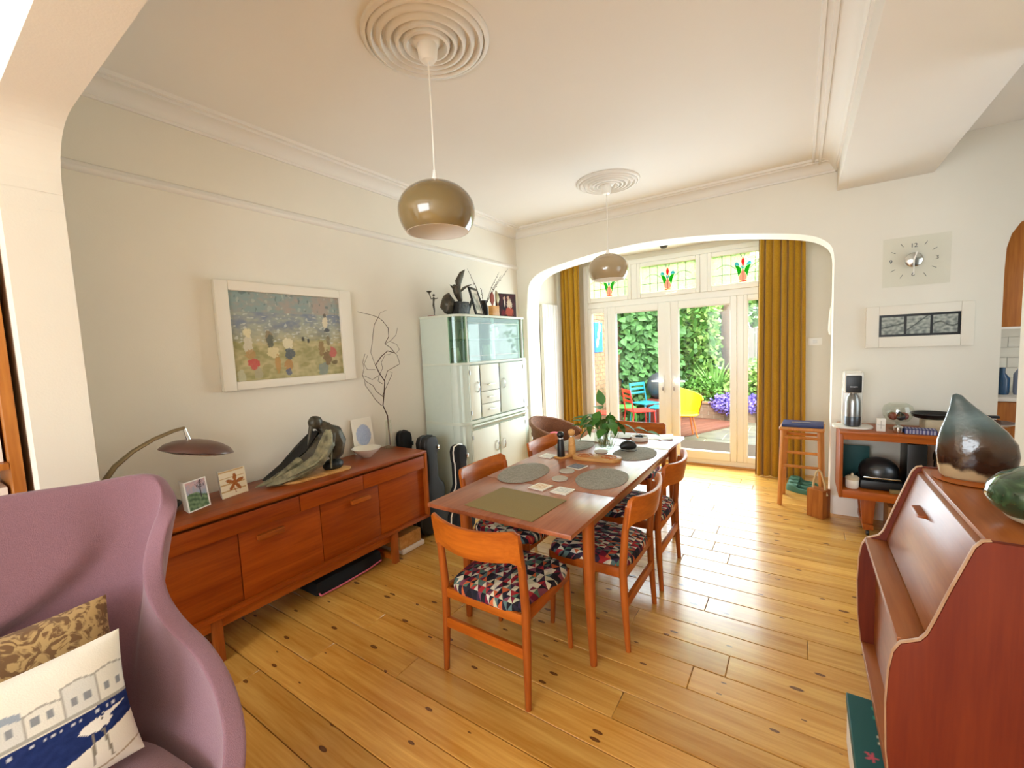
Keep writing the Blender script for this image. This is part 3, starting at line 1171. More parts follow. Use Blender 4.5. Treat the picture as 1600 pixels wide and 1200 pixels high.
def tile_coaster(label, x, y, rz, cols, seed):
    t = thing('coaster', label, 'coaster', (x, y, TZ), rz, group='square coasters on the table')
    part(t, 'tile', box(-.05, .05, -.05, .05, 0, .006), 'ceramic_white', bevel=.0015)
    rng = random.Random(seed)

    def fn(u, v):
        if not (.1 < u < .9 and .1 < v < .9):
            return cols[0]
        return mixc(cols[0], cols[1], 1 if math.sin(v * 30) > .3 and nz(u * 9, v * 9, seed) > -.25 else .15)
    part(t, 'printed_face', canvas(MB(), (-.045, -.045, .0064), (1, 0, 0), (0, 1, 0), .09, .09, 24, 24, fn), 'print')


tile_coaster('square white coaster with orange lettering lines', -1.187, 2.0, R(-8), (srgb('#efe4cf'), srgb('#cf9a62')), 1)
tile_coaster('square white coaster with faint grey drawing nearest the right chair', -1.05, 1.995, R(-5), (srgb('#eee9e0'), srgb('#a9aeb2')), 2)
tile_coaster('square white coaster lying left of the pepper mills', -1.475, 2.605, R(-4), (srgb('#eee9df'), srgb('#b6b5ae')), 3)
tile_coaster('small dark slate coaster tucked behind round stone coasters', -1.175, 2.445, R(-12), (srgb('#56565f'), srgb('#8a8f9c')), 4)
for x, y, lb in ((-1.158, 2.172, 'round pale stone coaster, nearer of the two'), (-1.188, 2.325, 'round pale stone coaster, farther of the two, overlapping slate')):
    single('coaster', lb, 'coaster', MB().lathe([(.045, 0), (.047, .003), (.045, .009), (.002, .0095)], 28, (x, y, TZ)), 'stone_coaster', (x, y, TZ), group='round stone coasters', smooth=True)

# pepper and salt mills on their little board
t = thing('mill_tray', 'small wooden tray under the two pepper mills', 'tray', (-1.353, 2.652, TZ), R(-22))
part(t, 'board', box(-.035, .035, -.085, .085, 0, .012), 'light_wood', bevel=.004)


def mill(label, x, y, m_):
    t = thing('pepper_mill', label, 'pepper mill', (x, y, TZ + .0125), group='pepper mills')
    part(t, 'body', MB().lathe([(.026, 0), (.0275, .004), (.025, .06), (.021, .105), (.0175, .118), (.0175, .122)], 24), m_, smooth=True)
    part(t, 'collar', MB().lathe([(.019, .122), (.0195, .126), (.018, .129)], 24), 'chrome', smooth=True)
    part(t, 'head', MB().lathe([(.012, .129), (.021, .137), (.025, .15), (.022, .164), (.012, .172), (.003, .174)], 24), m_, smooth=True)


mill('black wooden pepper mill with round head', -1.372, 2.605, 'black_plastic')
mill('natural wooden pepper mill with round head', -1.334, 2.70, 'light_wood')
# spiral trivet
t = thing('trivet', 'wooden figure-eight trivet with two carved spirals', 'trivet', (-1.135, 2.665, TZ), R(6))


def peanut(n=64, a=.165, b_=.075):
    P = []
    for i in range(n):
        q = 2 * PI * i / n
        x = a * math.cos(q)
        y = b_ * math.copysign(abs(math.sin(q)) ** .62, math.sin(q)) * (1 - .10 * math.exp(-(x / .05) ** 2))
        P.append((x, y))
    return P


part(t, 'body', MB().prism(peanut(), 'z', 0, .022), 'light_wood', bevel=.004)
for cx_, d in ((-.085, 1), (.08, -1)):
    pts = []
    for i in range(60):
        q = i / 59
        a = q * 2 * PI * 2.2
        r = .008 + .052 * q
        pts.append((cx_ + r * math.cos(a * d), r * .95 * math.sin(a * d), .0225))
    part(t, 'spiral', MB().tube(pts, .0035, 6), 'teak_x', smooth=True)

# glass jar with trailing plant, small bowl in front
jx, jy = -1.195, 2.945
t = thing('plant_jar', 'leafy green cutting growing in a glass jar of water', 'plant', (jx, jy, TZ))
jar = [(.055, .001), (.066, .006), (.069, .03), (.069, .125), (.064, .14), (.060, .146), (.063, .152), (.063, .158)]
part(t, 'jar', MB().lathe(jar, 32, (jx, jy, TZ), cap1=False), 'jar_glass', True, smooth=True)
part(t, 'water', MB().lathe([(.054, .004), (.064, .008), (.0665, .03), (.0665, .085), (.002, .085)], 32, (jx, jy, TZ)), 'jar_glass', True, smooth=True)
rng = random.Random(11)


def leaf(mb, p, d, up_, L_, W_, fold=.25, curl=.25):
    """pointed oval leaf from p along d"""
    d = Vector(d).normalized()
    s_ = d.cross(Vector(up_)).normalized()
    n_ = s_.cross(d).normalized()
    p = Vector(p)
    prof = [(0, .05), (.12, .55), (.32, 1), (.55, .92), (.78, .55), (1, .02)]
    vs_ = []
    for q, w in prof:
        c = p + d * (q * L_) - n_ * (curl * L_ * q * q)
        for k in (-1, 0, 1):
            vs_.append(c + s_ * (k * w * W_ * .5) + n_ * (abs(k) * fold * w * W_ * .5))
    fs_ = []
    for i in range(len(prof) - 1):
        for k in range(2):
            fs_.append((i * 3 + k, i * 3 + k + 1, (i + 1) * 3 + k + 1, (i + 1) * 3 + k))
    mb.add(vs_, fs_)


heads = [(-.13, -.02, .20), (-.10, .05, .24), (-.07, -.07, .27), (-.03, .03, .29), (0, -.05, .25), (.03, .06, .27), (.05, -.03, .24), (-.05, 0, .22), (.02, .0, .20), (.07, .04, .2), (-.02, -.09, .19), (.08, -.06, .215),
         (-.09, -.06, .18), (-.12, .02, .14), (.0, .0, .33), (-.035, .02, .25), (.13, .03, .19), (.20, .04, .165), (.26, .05, .14), (.04, -.08, .17), (-.06, .07, .20), (-.08, .0, .21), (-.04, -.06, .23), (.02, .04, .23), (.04, .02, .26), (-.06, .03, .26), (.0, .07, .22), (.06, .0, .19), (-.01, -.04, .29), (-.10, -.02, .23)]
for i, (a, b_, c) in enumerate(heads):
    tip = Vector((jx + a * 1.12, jy + b_ * 1.12, TZ + c))
    root_ = Vector((jx + a * .25, jy + b_ * .25, TZ + .02))
    mid = Vector((jx + a * .45, jy + b_ * .45, TZ + .15))
    part(t, 'stem', MB().tube([root_, mid, tip], .0018, 5), 'stem_green', True, smooth=True)
    mb = MB()
    dirv = Vector((a * 3 + rng.uniform(-.2, .2), b_ * 3 + rng.uniform(-.2, .2), rng.uniform(-.5, .15)))
    if i == 14:
        dirv = Vector((-.25, -.1, 1))
    leaf(mb, tip, dirv, (0, 0, 1) if i != 14 else (.3, -1, .2), rng.uniform(.095, .125), rng.uniform(.066, .085))
    part(t, 'leaf', mb, 'leaf_green', True, smooth=True)
for i in range(9):
    q = rng.uniform(0, 6.28)
    part(t, 'root', MB().tube([(jx + .015 * math.cos(q), jy + .015 * math.sin(q), TZ + .12), (jx + .035 * math.cos(q), jy + .035 * math.sin(q), TZ + .07), (jx + .05 * math.cos(q + .5), jy + .05 * math.sin(q + .5), TZ + .025)], .0015, 4), 'stem_green', True)
single('small_dish', 'small pale ceramic dish in front of the plant jar', 'dish', MB().lathe([(.025, 0), (.04, .004), (.052, .018), (.05, .02), (.036, .008), (.002, .006)], 28, (-1.165, 2.82, TZ), cap1=False), 'ceramic_white', (-1.165, 2.82, TZ), smooth=True)
t = thing('glasses_case', 'black crumpled glasses case lying on the far right placemat', 'case', (-1.03, 2.985, TZ + .0045), R(35))
part(t, 'pouch', MB().tube([(-.055, 0, .02), (-.035, 0, .03), (0, .005, .036), (.04, 0, .03), (.06, -.005, .02)], [.012, .026, .036, .03, .012], 10), 'black_leather', smooth=True)
part(t, 'cord', MB().tube([(-.05, -.02, .004), (-.02, -.06, .004), (.03, -.065, .004), (.055, -.03, .004)], .0025, 6), 'black_leather')
t = thing('round_tin', 'shallow white tin of dark bits behind the glasses case', 'tin', (-1.05, 3.33, TZ))
part(t, 'bowl', MB().lathe([(.062, 0), (.066, .004), (.066, .036), (.063, .036), (.062, .02), (.002, .02)], 30), 'ceramic_white', smooth=True, ang=30)
for i in range(7):
    a = i * 2.4
    part(t, 'nugget', MB().sphere((.03 * math.cos(a) * (i / 6), .03 * math.sin(a) * (i / 6), .03), .014, 8, 5), 'black_leather', smooth=True)
for i, (x, y, a, m_, lb) in enumerate(((-.98, 3.49, 14, 'paper_white', 'top sheet of white paper by far table end'), (-1.27, 3.45, -6, 'card_grey', 'grey printed sheet left of the white paper'), (-1.40, 3.27, 92, 'paper_white', 'folded white letter lying behind plant jar'))):
    def fn(u, v, i=i):
        return ((u - .5) * .29, (v - .5) * .2, .002 + .012 * max(0, u - .6) ** 1.2 * 2 + .001 * i + .006 * math.sin(v * 3))
    g = MB().grid(fn, 10, 6)
    vb = len(g.v)
    g.v += [(p[0], p[1], p[2] - .0012) for p in g.v]
    g.f += [tuple(k + vb for k in reversed(f)) for f in g.f[:]]
    single('paper_sheet', lb, 'paper', g, m_, (x, y, TZ), group='papers at far table end', w=False, rz=R(a), smooth=True)
single('teaspoon', 'small steel teaspoon at the far right of table', 'spoon', MB().tube([(-.06, 0, .004), (.02, 0, .005), (.04, 0, .004), (.06, 0, .005)], [.003, .003, .01, .004], 8, flat=.4), 'steel', (-.95, 3.42, TZ), w=False, rz=R(-30), smooth=True)

# ------------------------------------------------------------------ sideboard
SX0, SX1, SY0, SY1, SZ0, SZ1 = -2.82, -2.38, .50, 2.315, .235, .76
t = thing('sideboard', 'long low teak sideboard with two wooden grip handles along left wall', 'sideboard', (-2.6, 1.41, 0))
part(t, 'top_panel', box(SX0, SX1, SY0, SY1, SZ1 - .02, SZ1), 'teak_orange_y', True, bevel=.004)
part(t, 'bottom_panel', box(SX0, SX1 - .004, SY0, SY1, SZ0, SZ0 + .022), 'teak_orange_y', True, bevel=.003)
for y in (SY0, SY1 - .02):
    part(t, 'side_panel', box(SX0, SX1, y, y + .02, SZ0 + .022, SZ1 - .02), 'teak_z', True, bevel=.002)
part(t, 'back_panel', box(SX0 + .005, SX0 + .012, SY0 + .02, SY1 - .02, SZ0 + .022, SZ1 - .02), 'teak_y', True)
part(t, 'inner_shadow_rail', box(SX1 - .06, SX1 - .045, SY0 + .02, SY1 - .02, SZ1 - .04, SZ1 - .02), 'teak_y', True)
for a, b_ in ((SY0 + .022, 1.30), (1.302, 1.735), (1.737, SY1 - .022)):
    part(t, 'drawer', box(SX1 - .03, SX1 - .006, a + .001, b_ - .001, .628, .722), 'teak_orange_y', True, bevel=.003)
for a, b_, hy in ((SY0 + .022, .976, None), (.978, 1.435, 1.135), (1.437, 1.871, 1.715), (1.873, SY1 - .022, None)):
    d = part(t, 'door', box(SX1 - .055, SX1 - .034, a + .0012, b_ - .0012, SZ0 + .024, .626), 'teak_orange_y', True, bevel=.001)
    if hy:
        part(d, 'handle', box(SX1 - .034, SX1 - .004, hy - .072, hy + .072, .548, .578), 'teak_y', True, bevel=.007)
part(t, 'plinth', box(SX0 + .05, SX1 - .055, SY0 + .28, SY1 - .28, .165, SZ0), 'teak_y', True)
for x, s in ((-2.425, 1), (-2.77, -1)):
    for y in (.845, 1.985):
        part(t, 'leg', box(x - .02, x + .02, y - .022, y + .022, 0, SZ0), 'teak_z', True, bevel=.006)
for y in (.845, 1.985):
    part(t, 'cross_rail', box(-2.75, -2.445, y - .012, y + .012, .02, .055), 'teak_x', True, bevel=.003)

# ------------------------------------------------------------------ painting over the sideboard


def blob(u, v, cx, cy, rx_, ry_):
    return ((u - cx) / rx_) ** 2 + ((v - cy) / ry_) ** 2 < 1 + .75 * nz(u * 22, v * 22, cx * 50) + .5 * nz(u * 60, v * 60, cy * 50)


def beach(u, v):
    n1 = nz(u * 7, v * 9, 1) * .6 + nz(u * 24, v * 30, 2) * .5
    sky = mixc(srgb('#8a9c98'), srgb('#a89a8e'), .45 + 1.3 * n1 + .7 * (u - .5))
    if nz(u * 30, v * 14, 12) > .38:
        sky = mixc(sky, srgb('#b9b9ac'), .5)
    if nz(u * 40, v * 18, 15) > .5:
        sky = mixc(sky, srgb('#5c6c6c'), .6)
    sea = mixc(srgb('#7c8696'), srgb('#a0a496'), .45 + 1.4 * n1 + (.72 - v) * 1.3)
    sand = mixc(srgb('#979263'), srgb('#bcae84'), .5 + 1.3 * n1)
    shore = .43 + .05 * nz(u * 6, 3) + .03 * nz(u * 20, 5)
    if v > .765 + .012 * nz(u * 8, 9):
        c = sky
    elif v > shore:
        c = mixc(sea, sand, max(0, 1 - (v - shore) / .22) * .75)
        if nz(u * 30, v * 45, 7) > .34 - (.6 - v) * .5:
            c = mixc(c, srgb('#c9cbc0'), .7)
    else:
        c = sand
        if nz(u * 10, v * 10, 8) > .35:
            c = mixc(c, srgb('#8f8a55'), .5)
    P = [(.13, .42, .035, .13, '#cfc7b0'), (.13, .53, .03, .05, '#dcd2a8'), (.14, .30, .04, .05, '#b08a58'), (.16, .19, .045, .06, '#c2484a'), (.19, .08, .035, .07, '#a8a084'), (.06, .06, .03, .07, '#b9b79a'),
         (.30, .47, .03, .09, '#8a7a5c'), (.31, .44, .03, .08, '#5c6258'), (.33, .31, .055, .06, '#d7c99c'), (.36, .18, .025, .10, '#b5894f'),
         (.46, .41, .045, .07, '#dcd3b4'), (.47, .30, .042, .07, '#4d5763'), (.45, .15, .04, .07, '#b0824f'), (.45, .08, .03, .04, '#55607c'),
         (.83, .67, .028, .07, '#dcd0b2'), (.83, .76, .016, .025, '#5b5248'), (.84, .57, .025, .03, '#3f4450'), (.85, .44, .02, .06, '#7f7356'), (.77, .34, .03, .09, '#8a7048'), (.83, .22, .04, .09, '#7a5e42'),
         (.89, .29, .04, .07, '#c05a5c'), (.78, .08, .05, .08, '#7f8b84'), (.60, .46, .012, .03, '#2f3236'), (.65, .44, .012, .03, '#2f3236'), (.90, .16, .03, .03, '#6a5c40')]
    for cx, cy, a, b_, col in P:
        if blob(u, v, cx, cy, a, b_):
            c = mixc(srgb(col), c, .12 + .25 * abs(nz(u * 50, v * 50, 3)))
    return c


t = thing('beach_painting', 'white framed painting of figures on a beach above the sideboard', 'painting', (XL, 1.59, 1.33))
px0 = XL + .001
part(t, 'backing', box(px0, px0 + .012, 1.15, 2.035, 1.34, 1.98), 'paper_white', True)
for bx in ((1.14, 1.212, 1.333, 1.987), (1.952, 2.045, 1.333, 1.987), (1.212, 1.952, 1.333, 1.385), (1.212, 1.952, 1.93, 1.987)):
    part(t, 'frame_rail', box(px0 + .004, px0 + .042, *bx), 'picture_frame', True, bevel=.006)
part(t, 'canvas', canvas(MB(), (px0 + .022, 1.205, 1.38), (0, 1, 0), (0, 0, 1), .755, .557, 190, 140, beach), 'oil_paint', True)

# ------------------------------------------------------------------ things on the sideboard
Z = SZ1
t = thing('desk_lamp', 'arched brass desk lamp with brown saucer shade on the sideboard', 'lamp', (-2.62, .60, Z))
part(t, 'base', MB().lathe([(.09, 0), (.092, .008), (.08, .018), (.03, .026), (.02, .03)], 32, (-2.62, .60, Z)), 'lamp_brown', True, smooth=True)
arm = [(-2.62, .60, .78), (-2.61, .545, .86), (-2.60, .525, .93), (-2.59, .535, 1.0), (-2.58, .575, 1.06), (-2.57, .64, 1.115), (-2.56, .72, 1.158), (-2.555, .80, 1.184), (-2.55, .845, 1.192)]
part(t, 'arm', MB().tube(arm, [.02, .02, .019, .018, .016, .014, .013, .012, .011], 12, flat=.6), 'brass_dull', True, smooth=True)
part(t, 'swivel', MB().tube([(-2.55, .842, 1.19), (-2.545, .855, 1.13)], [.008, .010], 12), 'chrome', True, smooth=True)
sh = MB().lathe([(.002, .052), (.05, .048), (.10, .036), (.14, .016), (.157, -.004), (.158, -.008), (.15, -.012), (.10, -.02), (.002, -.022)], 44)
sh.xf(Matrix.Translation((-2.54, .885, 1.075)) @ Matrix.Rotation(R(-13), 4, 'X'))
part(t, 'shade', sh, 'lamp_brown', True, smooth=True)
df = MB().lathe([(.002, -.03), (.08, -.027), (.12, -.018)], 36)
df.xf(Matrix.Translation((-2.54, .885, 1.073)) @ Matrix.Rotation(R(-13), 4, 'X'))
part(t, 'diffuser', df, 'lamp_inner', True, smooth=True)
single('wooden_bowl', 'dark carved wooden bowl beside the chair back', 'bowl', MB().lathe([(.03, 0), (.055, .008), (.075, .03), (.07, .042), (.05, .035), (.02, .018), (.002, .016)], 24, (-2.69, .765, Z), cap1=False), 'bronze_black', (-2.69, .765, Z), smooth=True)


def card(label, name, x, y, rz, w, h, fn, lean=.12, spread=.07, n=40):
    """folded greeting card; printed front faces +X locally"""
    t = thing(name, label, 'card', (x, y, Z), rz, group='greeting cards on the sideboard')
    mb = MB()
    th = .0012
    sl = math.sin(lean) * h
    hz = math.cos(lean) * h
    mb.add([(0, -w / 2, 0), (0, w / 2, 0), (-sl, w / 2, hz), (-sl, -w / 2, hz), (-th, -w / 2, 0), (-th, w / 2, 0), (-sl - th, w / 2, hz), (-sl - th, -w / 2, hz)],
           [(0, 1, 2, 3), (7, 6, 5, 4), (0, 4, 5, 1), (1, 5, 6, 2), (2, 6, 7, 3), (3, 7, 4, 0)])
    part(t, 'front_leaf', mb, 'paper_white')
    mb = MB()
    mb.add([(0, -w / 2, 0), (-sl, -w / 2, hz), (-sl - spread, -w / 2 + .035, hz), (-spread, -w / 2 + .035, 0), (.0, -w / 2 + th, 0), (-sl, -w / 2 + th, hz), (-sl - spread, -w / 2 + .035 + th, hz), (-spread, -w / 2 + .035 + th, 0)],
           [(0, 1, 2, 3), (7, 6, 5, 4), (0, 4, 5, 1), (1, 5, 6, 2), (2, 6, 7, 3), (3, 7, 4, 0)])
    part(t, 'rear_leaf', mb, 'paper_white')
    uy = Vector((-sl, 0, hz)) / h
    part(t, 'printed_picture', canvas(MB(), (.0006, -w / 2, 0), (0, 1, 0), uy, w, h, n, n, fn), 'print')
    return t


def tree_card(u, v):
    if u < .06 or u > .94 or v < .05 or v > .95:
        return srgb('#f2efe6')
    n1 = nz(u * 9, v * 9, 4)
    if v > .52 + .08 * math.sin(u * 5):
        c = mixc(srgb('#9aa7b8'), srgb('#d2a8a4'), (v - .5) * 2 + n1 * .5)
    else:
        c = mixc(srgb('#46603c'), srgb('#7d9468'), .5 + n1 + .3 * math.sin(v * 40 + u * 8))
    if abs(u - .68 - .03 * math.sin(v * 9)) < .025 and v > .35:
        c = srgb('#3a3034')
    if blob(u, v, .68, .8, .2, .12) and nz(u * 30, v * 30, 2) > .05:
        c = srgb('#4a3c42')
    return c


def leaf_card(u, v):
    c = srgb('#efe2c4')
    if abs(math.sin(v * 13)) < .28 and u < .95:
        c = srgb('#c9a56a')
    a = math.atan2(v - .5, u - .55)
    r = math.hypot(u - .55, v - .5)
    if r < .22 + .13 * math.cos(5 * a - PI / 2 * 5 + .4) and v > .14 or (abs(u - .5 + (v - .3) * .2) < .018 and .1 < v < .4):
        c = mixc(srgb('#b26a28'), srgb('#93501c'), .5 + nz(u * 20, v * 20))
    return c


def circle_card(u, v):
    r = math.hypot((u - .52) * .85, v - .5)
    if r < .31:
        return mixc(srgb('#93a4c9'), srgb('#c4cde0'), .5 + .8 * nz(u * 45, v * 45, 5))
    return srgb('#efe8da')


card('greeting card with blossom tree landscape in white border', 'greeting_card', -2.565, .878, R(22), .125, .155, tree_card)
card('cream greeting card with orange maple leaf', 'greeting_card', -2.628, 1.075, R(12), .15, .148, leaf_card)
card('white card with speckled blue disc leaning behind glass bowl', 'greeting_card', -2.795, 2.075, R(2), .19, .265, circle_card, lean=.11, spread=.008)

# bronze bird on a board
bx_, by_ = -2.58, 1.55
t = thing('bird_sculpture', 'bronze long-tailed bird sculpture perched on wooden board on sideboard', 'sculpture', (bx_, by_, Z))
part(t, 'board', MB().prism([(-2.66, 1.29), (-2.575, 1.285), (-2.50, 1.36), (-2.47, 1.70), (-2.50, 1.735), (-2.66, 1.70), (-2.69, 1.45)], 'z', Z, Z + .014), 'light_wood', True, bevel=.004)
part(t, 'rock', MB().sphere((-2.565, 1.645, .80), .062, 14, 9, (.85, 1.15, .62)), 'bronze_black', True, smooth=True)
rngb = random.Random(4)


def rough(mb, amp, f):
    mb.v = [tuple(Vector(v) + Vector((nz(v[0] * f, v[1] * f, v[2] * f), nz(v[1] * f, v[2] * f + 9, v[0] * f), nz(v[2] * f, v[0] * f, v[1] * f + 5))) * amp) for v in mb.v]
    return mb


body = MB().tube([(-2.60, 1.42, .84), (-2.59, 1.50, .875), (-2.58, 1.575, .915), (-2.575, 1.625, .965), (-2.575, 1.63, 1.01), (-2.575, 1.615, 1.045), (-2.575, 1.59, 1.07), (-2.575, 1.57, 1.085)], [.03, .05, .07, .072, .062, .046, .034, .03], 20)
part(t, 'body', rough(body, .02, 30), 'bronze', True, smooth=True)
part(t, 'head', rough(MB().sphere((-2.57, 1.545, 1.098), .045, 16, 11, (.85, 1.0, .92)), .006, 30), 'bronze', True, smooth=True)
part(t, 'beak', MB().tube([(-2.57, 1.522, 1.085), (-2.563, 1.502, 1.045), (-2.56, 1.487, .99), (-2.558, 1.478, .962)], [.017, .012, .007, .002], 10), 'bronze', True, smooth=True)
for nm, pts, rd, m_ in (('far_wing', [(-2.63, 1.58, 1.03), (-2.65, 1.48, .92), (-2.66, 1.36, .84), (-2.66, 1.25, .79)], [.03, .05, .04, .012], 'bronze_black'),
                        ('near_wing', [(-2.535, 1.615, 1.035), (-2.515, 1.585, .95), (-2.515, 1.52, .865), (-2.53, 1.40, .815), (-2.56, 1.28, .787), (-2.585, 1.215, .775)], [.028, .052, .05, .035, .026, .008], 'bronze_pale'),
                        ('tail', [(-2.60, 1.44, .87), (-2.605, 1.36, .825), (-2.61, 1.27, .79), (-2.62, 1.19, .774)], [.05, .045, .03, .008], 'bronze_pale')):
    w_ = MB().tube(pts, rd, 16, flat=.55)
    part(t, nm, rough(w_, .022, 40), m_, True, smooth=True)
for k in range(9):
    q = k / 8
    p0 = Vector((-2.50, 1.60 - .03 * q, 1.0 - .1 * q))
    p1 = Vector((-2.487, 1.56 - .10 * q, .90 - .05 * q))
    p2 = Vector((-2.505, 1.50 - .20 * q, .82 - .015 * q))
    part(t, 'feather', MB().tube([p0, p1, p2], [.008, .011, .003], 6, flat=.5), 'bronze_pale', True, smooth=True)
part(t, 'back_mantle', rough(MB().tube([(-2.56, 1.60, 1.065), (-2.555, 1.655, 1.02), (-2.555, 1.68, .95), (-2.56, 1.67, .88), (-2.565, 1.65, .84)], [.025, .05, .06, .05, .03], 14), .014, 30), 'bronze', True, smooth=True)
part(t, 'leg', MB().tube([(-2.535, 1.615, .90), (-2.525, 1.605, .845), (-2.52, 1.60, .79)], [.012, .007, .006], 8), 'bronze_pale', True, smooth=True)

single('glass_bowl', 'shallow frosted white glass bowl on the sideboard', 'bowl', MB().lathe([(.035, 0), (.038, .006), (.055, .018), (.088, .045), (.106, .066), (.103, .067), (.084, .049), (.05, .022), (.002, .016)], 40, (-2.662, 1.985, Z), cap1=False), 'ceramic_white', (-2.662, 1.985, Z), smooth=True)
t = thing('bud_vase', 'slim clear glass vase holding a tall twisted willow branch', 'vase', (-2.735, 2.262, Z))
part(t, 'vase', MB().lathe([(.034, 0), (.036, .006), (.03, .05), (.024, .12), (.022, .2), (.024, .225)], 20, (-2.735, 2.262, Z), cap1=False), 'jar_glass', True, smooth=True)
part(t, 'foot', MB().lathe([(.045, 0), (.046, .004), (.03, .008)], 20, (-2.735, 2.262, Z)), 'jar_glass', True, smooth=True)
BR = {'main': ([(2.262, .78), (2.255, .869), (2.249, 1.021), (2.221, 1.106), (2.23, 1.208), (2.245, 1.298), (2.201, 1.363), (2.173, 1.427), (2.227, 1.491), (2.308, 1.534), (2.373, 1.514)], .0055),
      'b1': ([(2.373, 1.514), (2.34, 1.561), (2.285, 1.591), (2.326, 1.648), (2.31, 1.716), (2.272, 1.771), (2.239, 1.798), (2.153, 1.814), (2.101, 1.821), (2.045, 1.832)], .003),
      'b2': ([(2.239, 1.798), (2.179, 1.736), (2.167, 1.67), (2.153, 1.594), (2.134, 1.528), (2.154, 1.45), (2.201, 1.363)], .0025),
      'b3': ([(2.245, 1.298), (2.28, 1.375), (2.372, 1.415), (2.4, 1.425), (2.386, 1.496), (2.373, 1.514)], .0028),
      'b4': ([(2.285, 1.591), (2.344, 1.613), (2.385, 1.659), (2.398, 1.717)], .002),
      'b5': ([(2.344, 1.607), (2.394, 1.583), (2.416, 1.542), (2.38, 1.51)], .0018),
      'b6': ([(2.22, 1.175), (2.169, 1.226), (2.132, 1.275), (2.057, 1.315), (2.041, 1.359), (2.059, 1.412), (2.05, 1.456), (2.088, 1.519)], .0025),
      'b7': ([(2.214, 1.107), (2.149, 1.161), (2.101, 1.222), (2.054, 1.282), (2.05, 1.315)], .0025),
      'b8': ([(2.2, 1.347), (2.123, 1.32), (2.06, 1.352), (2.041, 1.359)], .002),
      'b9': ([(2.17, 1.394), (2.09, 1.399), (2.062, 1.444), (2.106, 1.507)], .002),
      'b10': ([(2.229, 1.276), (2.189, 1.303), (2.2, 1.347), (2.24, 1.4), (2.223, 1.446), (2.263, 1.501), (2.335, 1.51)], .002),
      'b11': ([(2.214, 1.187), (2.32, 1.337), (2.33, 1.36), (2.301, 1.368)], .002),
      'b12': ([(2.239, 1.798), (2.263, 1.833), (2.322, 1.858)], .0015)}
for k, (pts, r) in BR.items():
    n = len(pts)
    q = [(-2.725 + .03 * nz(y * 8, z * 8, 3) + (.0 if k == 'main' else .02 * nz(y * 5, z * 5, 9)), y, z) for y, z in pts]
    rr = [r * (1 - .45 * i / n) for i in range(n)]
    part(t, 'twig', MB().tube(q, rr, 6), 'twig', True, smooth=True)

# under the sideboard
t = thing('black_bag', 'flat black bag with pink piping lying under the sideboard', 'bag', (-2.62, 1.75, 0))
part(t, 'body', box(-2.78, -2.50, 1.42, 1.93, 0.002, .10), 'black_fabric', True, bevel=.03)
part(t, 'piping', MB().tube([(-2.53, 1.43, .05), (-2.495, 1.445, .012), (-2.492, 1.6, .012), (-2.495, 1.8, .016), (-2.50, 1.92, .03)], .006, 8), 'hot_pink', True, smooth=True)
t = thing('book_pile_lower', 'pale papers at the bottom of the pile under sideboard end', 'papers', (-2.6, 2.2, 0))
part(t, 'sheaf', box(-2.72, -2.46, 2.09, 2.31, 0.001, .035), 'paper_white', True, bevel=.004)
single('box_file', 'brown cardboard box file on papers under sideboard end', 'box', box(-2.74, -2.475, 2.08, 2.29, .036, .14), 'light_wood', (-2.6, 2.185, .036), bevel=.004)


# ------------------------------------------------------------------ guitar cases between sideboard and cabinet
def guitar_poly(cy, z0, H_, bw, nw, hw):
    """outline in (y,z): lower bout, waist, upper bout, neck, head"""
    half = [(0, 0), (.55, .012), (.88, .06), (1.0, .15), (.95, .24), (.74, .31), (.70, .35), (.76, .42), (.72, .48), (.45, .53), (nw, .57), (nw, .80), (hw, .84), (hw * 1.05, .93), (hw * .8, .985), (0, 1.0)]
    P = [(cy + a * bw, z0 + b_ * H_) for a, b_ in half]
    return P + [(cy - a * bw, z0 + b_ * H_) for a, b_ in reversed(half[1:-1])]


def case(label, cy, x0, x1, H_, bw, m_, trim, lean=0):
    t = thing('guitar_case', label, 'instrument case', ((x0 + x1) / 2, cy, 0), group='instrument cases between sideboard and cabinet')
    P = guitar_poly(cy, 0.005, H_, bw, .36, .44)
    part(t, 'shell', MB().prism(P, 'x', x0, x1), m_, True, bevel=.02, segs=3)
    loop = [((x0 + x1) / 2, y, z) for y, z in P] + [((x0 + x1) / 2, P[0][0], P[0][1])]
    Q = []
    for p in loop:
        d = Vector((0, p[1] - cy, p[2] - H_ * .5))
        Q.append((p[0], p[1] + math.copysign(.002, p[1] - cy), p[2] + (.002 if p[2] > H_ * .5 else 0)))
    part(t, 'edge_trim', MB().tube(Q, .006, 6, caps=False), trim, True, smooth=True)
    part(t, 'latch', box(x1 - .004, x1 + .008, cy + bw * .36 - .012, cy + bw * .36 + .012, H_ * .86, H_ * .90), 'chrome', True, bevel=.002)
    return t


case('tall black gig bag against the wall behind sideboard end', 2.43, -2.81, -2.70, .86, .105, 'black_fabric', 'black_leather')
case('brown-black leather guitar case with steel latch beside the sideboard', 2.50, -2.62, -2.50, .82, .17, 'black_leather', 'steel_dark')
case('small grey ukulele case with white zip edge by left chairs', 2.60, -2.36, -2.26, .745, .13, 'black_fabric', 'ceramic_white')

# ------------------------------------------------------------------ 1950s kitchen cabinet
CY0, CY1, CXB, CXF, CH = 2.76, 3.87, -2.82, -2.38, 1.82
t = thing('kitchen_cabinet', 'tall pale sage vintage kitchen cabinet with glass top and curved corners', 'cabinet', (-2.6, 3.31, 0))
r_ = .115


